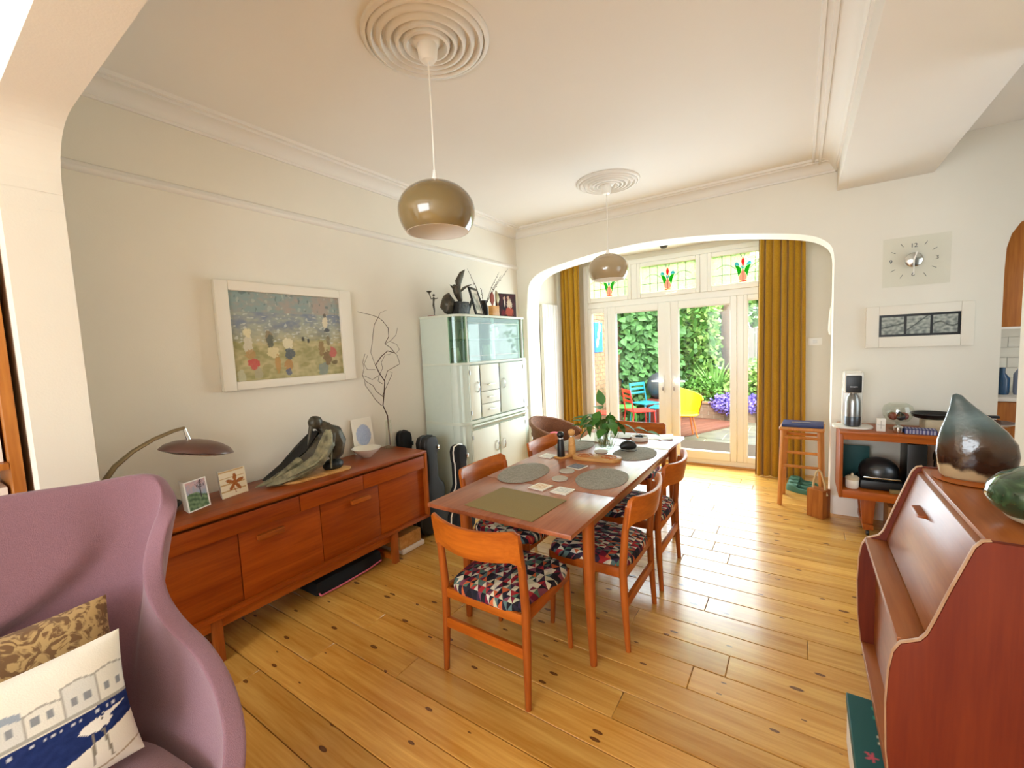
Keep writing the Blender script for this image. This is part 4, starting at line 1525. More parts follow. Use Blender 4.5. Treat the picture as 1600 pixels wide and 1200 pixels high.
def cab_outline(grow=0, back=CXB):
    P = [(back, CY0 - grow), (CXF - r_, CY0 - grow)]
    for i in range(1, 9):
        a = -PI / 2 + PI / 2 * i / 8
        P.append((CXF - r_ + (r_ + grow) * math.cos(a), CY0 + r_ + (r_ + grow) * math.sin(a)))
    for i in range(0, 9):
        a = PI / 2 * i / 8
        P.append((CXF - r_ + (r_ + grow) * math.cos(a), CY1 - r_ + (r_ + grow) * math.sin(a)))
    P += [(back, CY1 + grow)]
    return P


def corner_panel(yc, s, z0, z1, m_, nm, x_in=0.0):
    mb = MB()
    n = 10

    def fn(u, v):
        a = PI / 2 * u
        return (CXF - r_ + (r_ - .003 - x_in) * math.sin(a), yc - s * (r_ - .003 - x_in) * math.cos(a), z0 + (z1 - z0) * v)
    mb.grid(fn, n, 1)
    k = len(mb.v)
    cc = Vector((CXF - r_, yc, 0))
    mb.v += [tuple(Vector((CXF - r_ + (v[0] - (CXF - r_)) * .95, yc + (v[1] - yc) * .95, v[2]))) for v in mb.v[:k]]
    mb.f += [tuple(i + k for i in reversed(f)) for f in mb.f[:]]
    return part(t, nm, mb, m_, True, smooth=True)


for z0, z1, nm in ((0.0, .06, 'plinth'), (.86, .888, 'mid_trim'), (1.385, 1.405, 'shelf_trim'), (1.80, CH, 'top_board')):
    part(t, nm, MB().prism(cab_outline(.006 if nm != 'plinth' else -.01), 'z', z0, z1), 'sage_light', True, bevel=.002)
for y in (CY0, CY1 - .016):
    part(t, 'side_panel', box(CXB, CXF - r_ + .002, y, y + .016, .06, 1.80), 'sage_side', True)
part(t, 'back_panel', box(CXB, CXB + .008, CY0 + .016, CY1 - .016, .06, 1.80), 'sage_inside', True)
for (yc, s) in ((CY0 + r_, 1), (CY1 - r_, -1)):
    corner_panel(yc, s, .06, .86, 'sage_side', 'corner_panel')
    corner_panel(yc, s, .888, 1.385, 'sage_side', 'corner_panel')
    corner_panel(yc, s, 1.405, 1.80, 'cabinet_glass', 'corner_glass')
fy0, fy1 = CY0 + r_, CY1 - r_
for y in (fy0 - .008, fy1 - .006):
    part(t, 'front_post', box(CXF - .018, CXF - .001, y, y + .014, .06, 1.80), 'sage_light', True)
part(t, 'inner_shelf', box(CXB + .01, CXF - .03, CY0 + .02, CY1 - .02, 1.60, 1.608), 'cabinet_glass', True)
mid = 3.27
for a, b_, x in ((fy0 + .008, mid + .02, CXF - .010), (mid - .02, fy1 - .008, CXF - .016)):
    g = part(t, 'glass_door', box(x - .004, x, a, b_, 1.407, 1.797), 'cabinet_glass', True)
    part(g, 'etched_line', box(x - .0005, x + .0006, a + .03, b_ - .03, 1.455, 1.459).box(x - .0005, x + .0006, a + .03, b_ - .03, 1.745, 1.749), 'sage_light', True)
# middle tier
mid_core = part(t, 'core', box(CXB + .01, CXF - .022, CY0 + .02, CY1 - .02, .89, 1.383), 'sage_side', True)
part(t, 'core', box(CXB + .01, CXF - .022, CY0 + .02, CY1 - .02, .06, .858), 'sage_side', True)


def cdoor(y0, y1, z0, z1, hy, hz, m_='cabinet_cream'):
    d = part(t, 'door', box(CXF - .02, CXF + .001, y0, y1, z0, z1), m_, True, bevel=.004)
    part(d, 'handle', MB().tube([(CXF + .001, hy, hz - .045), (CXF + .018, hy, hz - .036), (CXF + .024, hy, hz), (CXF + .018, hy, hz + .036), (CXF + .001, hy, hz + .045)], .006, 8), 'chrome', True, smooth=True)
    hg = y0 - .0 if hy > (y0 + y1) / 2 else y1
    for z in (z0 + .06, z1 - .06):
        part(d, 'hinge', box(CXF, CXF + .006, hg - .006, hg + .006, z - .018, z + .018), 'steel', True)


cdoor(fy0 + .008, 3.015, .90, 1.375, 2.98, 1.18)
cdoor(3.335, fy1 - .008, .90, 1.375, 3.385, 1.18, 'sage_light')
part(t, 'mirror_strip', box(CXF - .021, CXF - .006, 3.020, 3.032, .95, 1.34), 'steel_dark', True)
part(t, 'mirror_strip', box(CXF - .021, CXF - .006, 3.318, 3.330, .95, 1.34), 'steel_dark', True)
for z0, z1, hz in ((1.135, 1.375, 1.19), (1.020, 1.130, 1.075), (.900, 1.015, .96)):
    d = part(t, 'drawer', box(CXF - .02, CXF + .001, 3.036, 3.314, z0, z1), 'cabinet_cream', True, bevel=.004)
    part(d, 'handle', MB().tube([(CXF + .001, 3.12, hz), (CXF + .017, 3.125, hz), (CXF + .02, 3.175, hz), (CXF + .017, 3.225, hz), (CXF + .001, 3.23, hz)], .006, 8), 'chrome', True, smooth=True)
part(t, 'pull_out_shelf', MB().prism([(CXF - .02, .856), (CXF + .022, .852), (CXF + .026, .842), (CXF - .02, .806)], 'y', fy0 + .006, fy1 - .004), 'sage_light', True)
cdoor(fy0 + .008, 3.275, .075, .80, 3.236, .60)
cdoor(3.30, fy1 - .008, .075, .80, 3.345, .60)
# crockery behind the glass
for k, (y, h) in enumerate(((2.98, .13), (3.12, .10), (3.45, .15), (3.6, .12))):
    single('stored_jug', ('pale jug behind cabinet glass, leftmost', 'low pale jug behind cabinet glass, second from left', 'tall pale jug behind cabinet glass right side', 'pale jug behind cabinet glass, rightmost')[k], 'jug',
           MB().lathe([(.035, 0), (.05, .02), (.048, h * .6), (.035, h * .85), (.04, h)], 20, (-2.62, y, 1.609 if k % 2 else 1.406), cap1=False), 'ceramic_white' if k % 2 else 'sage_light', (-2.62, y, 1.609 if k % 2 else 1.406), group='jugs behind the cabinet glass', smooth=True)

# things on the cabinet
ZT = CH
t = thing('candle_figure', 'thin bronze dancer candlestick on the cabinet top', 'candlestick', (-2.71, 2.835, ZT))
part(t, 'base', MB().lathe([(.06, 0), (.06, .008), (.01, .012)], 24), 'terracotta', smooth=True)
part(t, 'body', MB().tube([(0, 0, .01), (0, .003, .06), (.0, -.004, .10), (0, .0, .13), (0, .004, .155), (0, .004, .175)], [.003, .006, .009, .007, .01, .005], 8), 'bronze', smooth=True)
part(t, 'head', MB().sphere((0, .006, .19), .011, 10, 7), 'bronze', smooth=True)
part(t, 'arm', MB().tube([(0, .004, .165), (0, -.03, .155), (0, -.045, .19), (0, -.05, .20)], .004, 6), 'bronze')
part(t, 'arm', MB().tube([(0, .004, .165), (0, .03, .16), (0, .055, .168)], .004, 6), 'bronze')
part(t, 'candle_cup', MB().lathe([(.006, .20), (.02, .215), (.024, .22)], 14, (0, -.05, 0)), 'bronze', smooth=True)
t = thing('swallow_sculpture', 'dark bronze bird with raised wings on black block', 'sculpture', (-2.47, 2.90, ZT))
part(t, 'block', box(-.055, .055, -.075, .07, 0, .11), 'bronze_black', bevel=.004)
part(t, 'rock', rough(MB().sphere((-.05, -.09, .09), .075, 14, 9, (.8, .75, 1.25)), .02, 22), 'bronze', smooth=True)
part(t, 'body', MB().tube([(0, .02, .12), (0, -.01, .18), (0, -.04, .23), (0, -.06, .25)], [.02, .035, .03, .012], 12), 'bronze', smooth=True)
for pts, rd in ((((0, 0, .2), (0, .0, .28), (0, .05, .35), (0, .10, .40)), (.02, .04, .03, .002)), (((0, .02, .2), (.01, .07, .24), (.02, .13, .265), (.02, .16, .275)), (.02, .032, .02, .002)), (((0, -.03, .2), (0, -.07, .23), (0, -.11, .25)), (.015, .018, .002))):
    part(t, 'wing', MB().tube(pts, list(rd), 10, flat=.3), 'bronze', smooth=True)
t = thing('photo_frame', 'black photo frame on easel leg, turned away, on cabinet', 'photo frame', (-2.47, 3.19, ZT), R(16))
M_ = Matrix.Translation((0, 0, .0)) @ Matrix.Rotation(R(-14), 4, 'Y')
for bx in ((-.10, -.078, .0, .27), (.078, .10, .0, .27), (-.078, .078, .0, .022), (-.078, .078, .248, .27)):
    part(t, 'frame_rail', box(-.009, .009, *bx).xf(M_), 'black_plastic', bevel=.002)


def photo1(u, v):
    return mixc(srgb('#7d857c'), srgb('#dcdccf'), .5 + .9 * nz(u * 4, v * 5, 2) + (v - .5) * .6) if .14 < u < .86 and .12 < v < .88 else srgb('#e9e6dc')


part(t, 'photo', canvas(MB(), (.004, -.08, .02), (0, 1, 0), (0, 0, 1), .16, .23, 20, 26, photo1).xf(M_), 'print')
part(t, 'easel_leg', MB().prism([(-.03, .0), (.03, .0), (.02, .2), (-.02, .2)], 'x', -.006, 0).xf(Matrix.Translation((-.14, 0, 0)) @ Matrix.Rotation(R(24), 4, 'Y')), 'black_plastic')
t = thing('leaf_ornament', 'pair of carved wooden leaf ornaments on small card box', 'ornament', (-2.44, 3.37, ZT))
part(t, 'box', box(-.03, .02, -.05, .06, 0, .10), 'light_wood', bevel=.003)
for y, z, m_, a in ((-.03, .10, 'terracotta', 0), (.055, .12, 'brass_dull', .25)):
    mb = MB()
    mb.prism([(y, z), (y + .03, z + .05), (y + .022 - a * .05, z + .10), (y - a * .08, z + .13), (y - .03, z + .09), (y - .03, z + .04)], 'x', .0, .012)
    part(t, 'leaf', mb, m_, bevel=.003)
    part(t, 'stalk', MB().tube([(.006, y, z + .02), (.015, y + .005, .03), (.02, y + .005, .0)], .004, 6), 'light_wood')


def wedding(u, v):
    c = mixc(srgb('#2e0f18'), srgb('#4a1a24'), .5 + nz(u * 6, v * 6, 1))
    if blob(u, v, .36, .5, .08, .42):
        c = srgb('#1c1420')
    if blob(u, v, .38, .82, .06, .09) or blob(u, v, .6, .84, .07, .10):
        c = srgb('#caa48c')
    if blob(u, v, .40, .6, .03, .2):
        c = srgb('#d8cdc0')
    if blob(u, v, .66, .55, .13, .22):
        c = srgb('#d6c6ae')
    if blob(u, v, .64, .22, .22, .2):
        c = srgb('#b4523e')
    if blob(u, v, .3, .15, .1, .15):
        c = srgb('#7a2030')
    return c


t = thing('family_photo', 'dark red glossy couple photograph standing at cabinet top end', 'photo frame', (-2.45, 3.60, ZT), R(-16))
part(t, 'panel', box(-.02, 0, -.125, .125, 0, .235), 'photo_dark', bevel=.002)
part(t, 'photo', canvas(MB(), (.0012, -.118, .006), (0, 1, 0), (0, 0, 1), .236, .222, 40, 40, wedding), 'print')
t = thing('twig_vase', 'dark vase of bare budding twigs behind the photographs', 'vase', (-2.66, 3.50, ZT))
part(t, 'vase', MB().lathe([(.03, 0), (.045, .05), (.04, .12), (.025, .16), (.03, .18)], 18), 'bronze_black', smooth=True)
for tip in ((.03, -.27, .46), (.05, -.10, .30), (.0, .30, .50), (.03, .42, .54), (.0, .34, .47)):
    a = Vector((0, 0, .1))
    b_ = Vector(tip)
    md = (a + b_) / 2 + Vector((0, .0, .03))
    tw = part(t, 'twig', MB().tube([a, md, b_], [.003, .0025, .001], 5), 'twig')
    bud = MB()
    for k in range(5, 12):
        p = a.lerp(b_, k / 12)
        bud.sphere(tuple(p + Vector((0, .004 * (-1) ** k, .02 * (1 - abs(k / 6 - 1))))), .005, 6, 4)
    part(tw, 'bud', bud, 'twig', smooth=True)

# ------------------------------------------------------------------ purple wing chair
cy = .06
t = thing('armchair', 'purple wool high-back wing armchair with cushions in the left foreground', 'armchair', (-1.55, cy, 0))
# right half of the rim, from the top centre round to the front of the arm
rim = [(-1.93, 0, 1.165), (-1.925, .15, 1.16), (-1.90, .30, 1.15), (-1.865, .41, 1.15), (-1.83, .455, 1.13), (-1.80, .45, 1.06), (-1.775, .40, .97), (-1.745, .365, .88), (-1.70, .355, .79), (-1.62, .37, .71),
       (-1.53, .395, .655), (-1.44, .40, .61), (-1.36, .395, .56), (-1.27, .37, .505), (-1.19, .32, .45), (-1.15, .27, .41)]
mid_ = [(-1.83, 0, .74), (-1.825, .12, .74), (-1.815, .22, .74), (-1.80, .29, .73), (-1.79, .325, .72), (-1.775, .335, .70), (-1.755, .335, .67), (-1.73, .345, .62), (-1.68, .365, .58), (-1.61, .39, .54),
        (-1.52, .40, .51), (-1.43, .40, .48), (-1.34, .385, .455), (-1.25, .355, .43), (-1.18, .30, .40), (-1.14, .25, .38)]
bot = [(-1.74, 0, .34), (-1.74, .09, .34), (-1.74, .17, .34), (-1.735, .22, .34), (-1.73, .25, .34), (-1.72, .265, .34), (-1.70, .28, .33), (-1.68, .29, .33), (-1.63, .30, .32), (-1.56, .305, .32),
       (-1.48, .305, .31), (-1.40, .30, .31), (-1.32, .29, .31), (-1.24, .265, .31), (-1.17, .225, .31), (-1.13, .18, .31)]


def cr(P, t_):
    n = len(P) - 1
    k = min(int(t_ * n), n - 1)
    f = t_ * n - k
    p0, p1, p2, p3 = P[max(k - 1, 0)], P[k], P[k + 1], P[min(k + 2, n)]
    return Vector([.5 * (2 * p1[a] + (p2[a] - p0[a]) * f + (2 * p0[a] - 5 * p1[a] + 4 * p2[a] - p3[a]) * f * f + (3 * p1[a] - p0[a] - 3 * p2[a] + p3[a]) * f ** 3) for a in range(3)])


def shell_pt(u, v):
    s_ = 1 if u >= .5 else -1
    q = abs(u - .5) * 2
    a, b_, c = cr(rim, q), cr(mid_, q), cr(bot, q)
    p = a * (v * v) + b_ * (2 * v * (1 - v)) + c * ((1 - v) * (1 - v))
    return Vector((p.x, p.y * s_ + cy, p.z))


NU, NV = 80, 44


def pad_bulge(p):
    """head pad swelling above a smile-shaped crease"""
    y, z = abs(p.y - cy), p.z
    zc = .775 + 1.9 * y * y
    q = max(0, min(1, (z - zc) / .035))
    q = q * q * (3 - 2 * q)
    f = max(0, min(1, (1.15 - z) / .30)) ** .7
    w_ = max(0, min(1, (.34 - y) / .10))
    w_ = w_ * w_ * (3 - 2 * w_)
    lum = .018 * math.exp(-((z - .62) / .10) ** 2) * max(0, 1 - (y / .26) ** 2)
    return .042 * q * f * w_ + lum


mb = MB()


def shell_front(u, v):
    p = shell_pt(u, v)
    if v > .25 and abs(u - .5) < .26:
        p.x += pad_bulge(p)
    return p


mb.grid(shell_front, NU, NV)
shell = part(t, 'shell', mb, 'purple_wool', True, smooth=True, ang=180)
so = shell.modifiers.new('thickness', 'SOLIDIFY')
so.thickness = .052
so.offset = 1
so.use_rim = True
sm = shell.modifiers.new('soften', 'SUBSURF')
sm.levels = sm.render_levels = 1
# seat cushion


def seatc(u, v):
    a = u * 2 * PI
    e = .55
    c_, s_ = math.cos(a), math.sin(a)
    prof = [(.96, -.06), (1.0, -.03), (1.0, .02), (.95, .05), (.75, .065), (.4, .072), (.002, .074)]
    r, dz = prof[int(round(v * 6))]
    x = -1.41 + .31 * r * math.copysign(abs(c_) ** e, c_)
    wd = .325 + .03 * (x + 1.41) / .3
    return (x, cy + wd * r * math.copysign(abs(s_) ** e, s_), .385 + dz + (x + 1.41) * .08)


part(t, 'seat_cushion', MB().grid(seatc, 56, 6, closed_u=True), 'purple_wool', True, smooth=True, ang=80)
part(t, 'seat_pan', MB().prism([(-1.74, cy - .27), (-1.5, cy - .31), (-1.2, cy - .27), (-1.12, cy), (-1.2, cy + .27), (-1.5, cy + .31), (-1.74, cy + .27)], 'z', .26, .33), 'purple_wool', True, bevel=.02)
part(t, 'stem', MB().lathe([(.035, .07), (.03, .09), (.028, .26)], 20, (-1.45, cy, 0)), 'steel', True, smooth=True)
for k in range(4):
    a = R(45 + 90 * k)
    part(t, 'foot', MB().tube([(-1.45, cy, .075), (-1.45 + .2 * math.cos(a), cy + .2 * math.sin(a), .05), (-1.45 + .33 * math.cos(a), cy + .33 * math.sin(a), .016)], [.024, .02, .015], 10), 'steel', True, smooth=True)


def pillow(name, label, mats, loc, R_, w, h, th, fn=None, mname='damask', n=40):
    """square cushion: local x = width, z = height, front faces -y"""
    mb = MB()
    cols = []

    def pt(u, v, side):
        a, b_ = 2 * u - 1, 2 * v - 1
        k = max(0, (1 - a ** 4) * (1 - b_ ** 4)) ** .6
        pin = 1 - .05 * (a * a * (1 - b_ * b_) * 0 + (1 - b_ * b_) * abs(a) ** 3 + (1 - a * a) * abs(b_) ** 3)
        return (a * w / 2 * pin, side * th / 2 * k, b_ * h / 2 * pin + h / 2)
    for side in (-1, 1):
        mb.grid(lambda u, v: pt(u, v, side), n, n)
        for j in range(n + 1):
            for i in range(n + 1):
                c = fn(i / n, j / n) if (fn and side == -1) else srgb('#e8e2d4')
                cols.append(tuple(c[:3]) + (1,))
    mb.xf(R_)
    if fn:
        mb.c = cols
    return single(name, label, 'cushion', mb, mname, loc, w=False, smooth=True, ang=90, group='cushions on the armchair')


def seaside(u, v):
    c = srgb('#ece8dc')
    # rooftops and a row of houses drawn in grey line
    if v > .52 and v < .84:
        hx = u * 7
        k = math.floor(hx)
        f = hx - k
        top = .70 + .10 * abs(math.sin(k * 2.3)) - .04 * abs(f - .5)
        if v < top:
            c = mixc(srgb('#e9e6da'), srgb('#cfd2d0'), .3 + .4 * (k % 2))
            if abs(f) < .06 or abs(v - top) < .014 or v < .545:
                c = srgb('#a9a79f')
            if .2 < f < .4 and .6 < v < .66 or .6 < f < .78 and .6 < v < .66:
                c = srgb('#8d9298')
            if v > top - .05 and k in (2, 3):
                c = srgb('#9aa6b4')
    sea_top = .50 + .02 * u
    sea_bot = .16 + .26 * max(0, (u - .55)) * 1.6 + .0 * u
    if sea_bot < v < sea_top and u > .30:
        c = mixc(srgb('#1f2d5e'), srgb('#27376c'), .5 + nz(u * 30, v * 30))
        if abs(v - sea_top + .035) < .010 and nz(u * 40, 1) > .1:
            c = srgb('#c9cdd6')
    # bunting
    if u > .30 and .10 < v < .30 and abs(v - (.27 - .28 * (u - .30))) < .05 and u < .62:
        f = (u * 16) % 1
        if v < (.27 - .28 * (u - .30)) - .04 + .07 * abs(f - .5) * 2:
            pass
        else:
            c = srgb('#e9e3da') if int(u * 16) % 3 else srgb('#c9a9b4')
    if u < .30 and v < .42 - .1 * abs(u - .1):
        c = mixc(srgb('#cfd0c6'), srgb('#e5e2d6'), 1 if (u * 22) % 1 > .25 else 0)
    # gull
    if blob(u, v, .83, .39, .06, .05) or (.86 < u < .97 and abs(v - .42 - (u - .86) * .35) < .022 - (u - .86) * .18):
        c = srgb('#efece4')
    if math.hypot(u - .85, v - .41) < .008:
        c = srgb('#202020')
    if abs(u - .80 - (.3 - v) * -.05) < .006 and .10 < v < .34 or abs(u - .86 + (v - .2) * .1) < .006 and .1 < v < .34:
        c = srgb('#8d8678')
    if v < .2 and abs(v - .06 - .12 * math.sin(u * 4) ** 2) < .008:
        c = srgb('#b7a68c')
    return c


Rb = Matrix.Rotation(R(90), 4, 'Z')
pillow('cushion', 'brown gold damask cushion propped behind the printed cushion', None, (-1.63, .10, .475), Matrix.Rotation(R(-20), 4, 'Y') @ Rb @ Matrix.Rotation(R(0), 4, 'X'), .47, .37, .10, None, 'damask', 26)
pillow('cushion', 'white and navy seaside print cushion at front of the armchair', None, (-1.485, .085, .472), Matrix.Rotation(R(-19), 4, 'Y') @ Rb, .47, .325, .10, seaside, 'cloth_print', 120)
single('cable_loop', 'small loop of black strap on the floor behind the armchair', 'strap', MB().tube([(-1.98, .57, .008), (-1.95, .61, .02), (-1.90, .60, .03), (-1.90, .56, .018), (-1.95, .545, .008)], .009, 8), 'black_leather', (-1.94, .58, 0), smooth=True)

# bookcase end in the front room
t = thing('bookcase', 'orange wooden bookcase edge seen left of the white pillar', 'bookcase', (-2.67, .0, 0))
part(t, 'side_panel', box(-2.838, -2.50, .262, .296, 0, 2.12), 'kitchen_wood', True, bevel=.003)
part(t, 'side_panel', box(-2.838, -2.50, -.70, -.67, 0, 2.12), 'kitchen_wood', True, bevel=.003)
for z in (.06, .42, .78, 1.14, 1.50, 1.86, 2.095):
    part(t, 'shelf', box(-2.838, -2.51, -.668, .26, z, z + .024), 'kitchen_wood', True)
for z, ys, nm in ((.805, (.255, .215, .17), 'lower'), (1.165, (.255, .21), 'upper')):
    for j_, y in enumerate(ys):
        hh = .26 - .02 * j_
        single('book', '%s book %s on the %s bookcase shelf left of the pillar' % (('white', 'pale blue', 'grey')[j_], ('nearest the pillar', 'second from the pillar', 'third from the pillar')[j_], nm), 'book',
               box(-2.80, -2.56, y - .035, y - .002, z, z + hh), ('paper_white', 'pale_blue', 'card_grey')[j_], (-2.7, y - .018, z), group='books on the front room bookcase')

# ------------------------------------------------------------------ teak bureau
BY0, BY1, BXB = 1.46, 2.195, .765
t = thing('bureau', 'upright teak bureau with sloping lid and curved sides in right foreground', 'bureau', (.5, 1.83, 0))
prof = [(BXB, .20), (.245, .20), (.222, .24), (.210, .36), (.206, .50), (.210, .60), (.218, .655), (.232, .684), (.252, .694), (.270, .704), (.283, .725), (.296, .765), (.318, .84), (.345, .925), (.362, .978), (.375, .996), (.39, 1.0), (BXB, 1.0)]
for y in (BY0, BY1 - .02):
    part(t, 'side_panel', MB().prism(prof, 'y', y, y + .02), 'bureau_side', True, bevel=.003)
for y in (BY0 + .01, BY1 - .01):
    part(t, 'edge_strip', MB().tube([(x - .001, y, z + (.001 if z > .69 else 0)) for x, z in prof[1:17]], .0085, 6, flat=.35), 'edge_wood_sheen', True, smooth=True)
a, b_ = BY0 + .021, BY1 - .021
part(t, 'top_panel', box(.385, BXB, a, b_, .978, .997), 'bureau_wood', True, bevel=.002)
lid = part(t, 'lid', MB().prism([(.290, .694), (.372, .976), (.386, .984), (.386, .96), (.305, .694)], 'y', a + .001, b_ - .001), 'bureau_wood', True, bevel=.002)
part(lid, 'handle', MB().prism([(.352, .908), (.330, .905), (.326, .899), (.350, .896)], 'y', 1.88, 1.99), 'teak_y', True, bevel=.002)
part(t, 'ledge', box(.226, .305, a, b_, .668, .690), 'bureau_wood', True, bevel=.003)
part(t, 'front_panel', box(.262, .276, a, b_, .245, .667), 'bureau_wood', True)
part(t, 'bottom_shelf', box(.222, BXB - .01, a, b_, .215, .243), 'bureau_wood', True, bevel=.003)
part(t, 'back_panel', box(BXB - .012, BXB - .002, a, b_, .245, .977), 'bureau_side', True)
for x in (.285, .70):
    for y in (BY0 + .06, BY1 - .06):
        part(t, 'leg', MB().tube([(x, y, .2), (x, y, 0)], [.024, .014], 12), 'teak_z', True, smooth=True)
for y in (BY0 + .06, BY1 - .06):
    part(t, 'leg_rail', box(.285, .70, y - .012, y + .012, .165, .205), 'teak_x', True)

# pebble-shaped ceramics on the bureau
t = thing('teardrop_vase', 'brown and grey glazed teardrop ceramic vase on the bureau', 'vase', (.50, 2.06, 1.0), R(-5))
P0 = [(.075, .0, 0), (.088, .0, .012), (.094, .0, .05), (.098, .0, .09), (.094, -.002, .13), (.078, -.010, .17), (.055, -.022, .21), (.033, -.036, .245), (.020, -.046, .27), (.012, -.052, .288), (.002, -.054, .293)]
mb = MB()
n = 36
vs_ = [((math.cos(2 * PI * i / n) * r * 1.02 + dx * 1.0), math.sin(2 * PI * i / n) * r * .62, z) for r, dx, z in P0 for i in range(n)]
fs_ = [(k * n + i, k * n + (i + 1) % n, (k + 1) * n + (i + 1) % n, (k + 1) * n + i) for k in range(len(P0) - 1) for i in range(n)] + [tuple(range(n - 1, -1, -1)), tuple((len(P0) - 1) * n + i for i in range(n))]
mb.add(vs_, fs_)
part(t, 'body', mb, 'glaze_brown', smooth=True, ang=80)
part(t, 'mat', MB().lathe([(.108, 0), (.11, .002), (.10, .003), (.002, .003)], 30, (0, 0, -.0002)), 'teak_x', smooth=True)
t = thing('green_vase', 'dark green swirled glossy pebble ceramic nearest on the bureau', 'vase', (.545, 1.66, 1.0), R(12))
P0 = [(.055, 0), (.075, .008), (.085, .018), (.115, .045), (.128, .075), (.122, .105), (.10, .13), (.06, .148), (.002, .153)]
mb = MB()
vs_ = [(math.cos(2 * PI * i / n) * r * 1.0, math.sin(2 * PI * i / n) * r * .8, z + .10 * r * math.cos(2 * PI * i / n) * (z / .15)) for r, z in P0 for i in range(n)]
fs_ = [(k * n + i, k * n + (i + 1) % n, (k + 1) * n + (i + 1) % n, (k + 1) * n + i) for k in range(len(P0) - 1) for i in range(n)] + [tuple(range(n - 1, -1, -1)), tuple((len(P0) - 1) * n + i for i in range(n))]
mb.add(vs_, fs_)
part(t, 'body', mb, 'glaze_green', smooth=True, ang=80)
part(t, 'foot', MB().lathe([(.060, 0), (.079, .008), (.088, .019), (.084, .021)], 30), 'grey_stone_ware', smooth=True)
single('paper_note', 'small cream notepad beside the teardrop vase', 'notepad', box(-.05, .05, -.035, .035, 0, .012), 'paper_white', (.68, 2.05, .997), w=False, rz=R(20))

# teal floral box under the bureau


def floral(u, v):
    c = srgb('#15504e')
    for cx, cy_, r, col in ((.35, .82, .16, '#2f9c80'), (.62, .72, .12, '#d8cdb8'), (.75, .42, .16, '#a82f66'), (.3, .45, .1, '#d8cdb8'), (.45, .12, .12, '#c9b25a'), (.8, .9, .1, '#2f9c80'), (.15, .2, .07, '#c74a5a')):
        d = math.hypot(u - cx, (v - cy_) * 1.3)
        a = math.atan2(v - cy_, u - cx)
        if d < r * (.7 + .3 * math.cos(5 * a)):
            c = srgb(col)
    return c


t = thing('floral_box', 'teal floral keepsake box on the floor under bureau edge', 'box', (.30, 1.66, 0))
part(t, 'body', box(.158, .44, 1.56, 1.895, 0, .175), 'paper_white', True, bevel=.003)
lidb = part(t, 'lid', box(.154, .444, 1.556, 1.899, .15, .19), 'teal', True, bevel=.003)
part(lidb, 'printed_top', canvas(MB(), (.157, 1.56, .1906), (1, 0, 0), (0, 1, 0), .284, .335, 50, 60, floral), 'print', True)

# ------------------------------------------------------------------ low teak trolley by the far wall
KX0, KX1, KY0, KY1, KZ0, KZ1 = .25, 1.14, 3.965, 4.375, .285, .79
t = thing('trolley', 'low open teak trolley on castors against the far wall', 'trolley', (.69, 4.17, 0))
part(t, 'top_panel', box(KX0, KX1, KY0, KY1, KZ1 - .02, KZ1), 'teak_x', True, bevel=.003)
part(t, 'top_rail', box(KX0 + .022, KX1 - .022, KY0 + .012, KY0 + .03, KZ1 - .062, KZ1 - .021), 'teak_x', True)
for x in (KX0, KX1 - .022):
    part(t, 'side_panel', box(x, x + .022, KY0, KY1, KZ0, KZ1 - .021), 'teak_z', True, bevel=.003)
part(t, 'bottom_panel', box(KX0 + .022, KX1 - .022, KY0 + .004, KY1, KZ0, KZ0 + .06), 'teak_x', True, bevel=.003)
for x in (.43, .95):
    part(t, 'leg', MB().prism([(x - .045, KZ0 - .001), (x + .045, KZ0 - .001), (x + .03, .07), (x - .03, .07)], 'y', 4.03, 4.09), 'teak_z', True, bevel=.004)
    part(t, 'leg', MB().prism([(x - .045, KZ0 - .001), (x + .045, KZ0 - .001), (x + .03, .07), (x - .03, .07)], 'y', 4.26, 4.32), 'teak_z', True, bevel=.004)
    part(t, 'foot_rail', box(x - .03, x + .03, 4.0, 4.36, .05, .09), 'teak_y', True)
    for y in (4.03, 4.32):
        c = MB().lathe([(.024, -.009), (.025, -.004), (.025, .004), (.024, .009)], 18)
        c.xf(Matrix.Translation((x, y, .025)) @ Matrix.Rotation(R(90), 4, 'Y'))
        part(t, 'castor', c, 'black_plastic', True, smooth=True)
Zk = KZ1
t = thing('soda_maker', 'white and black soda maker with grey bottle on trolley', 'soda maker', (.335, 4.16, Zk))
part(t, 'tray', MB().prism(peanut(40, .125, .11), 'z', 0, .016), 'ceramic_white', bevel=.006)
part(t, 'housing', MB().prism([(-.062, .02), (.062, .02), (.062, .10), (.05, .13), (-.05, .13), (-.062, .10)], 'z', .016, .30).xf(Matrix.Identity(4)), 'ceramic_white', bevel=.012)
part(t, 'head', box(-.058, .058, -.075, .11, .27, .43), 'ceramic_white', bevel=.02, segs=3)
part(t, 'head_cover', box(-.048, .048, -.084, -.06, .275, .405), 'black_plastic', bevel=.01)
part(t, 'badge_line', box(-.022, .022, -.0865, -.083, .318, .323), 'chrome')
part(t, 'bottle', MB().lathe([(.035, .02), (.046, .026), (.048, .05), (.048, .20), (.040, .24), (.024, .262), (.022, .275)], 28, (0, -.035, 0)), 'steel', smooth=True)
part(t, 'bottle_base', MB().lathe([(.036, .0175), (.0485, .024), (.0495, .05), (.0495, .09), (.0485, .092)], 28, (0, -.035, 0)), 'steel_dark', smooth=True)
t = thing('salt_box', 'small white printed box beside the soda maker', 'box', (.492, 4.06, Zk))
part(t, 'carton', box(-.025, .025, -.02, .02, 0, .095), 'paper_white', bevel=.002)
part(t, 'print_cross', box(-.002, .002, -.0208, -.02, .02, .08).box(-.02, .02, -.0208, -.02, .046, .05), 'card_grey')
t = thing('glass_cloche', 'clear glass bowl on stem holding dark fruit', 'bowl', (.60, 4.17, Zk))
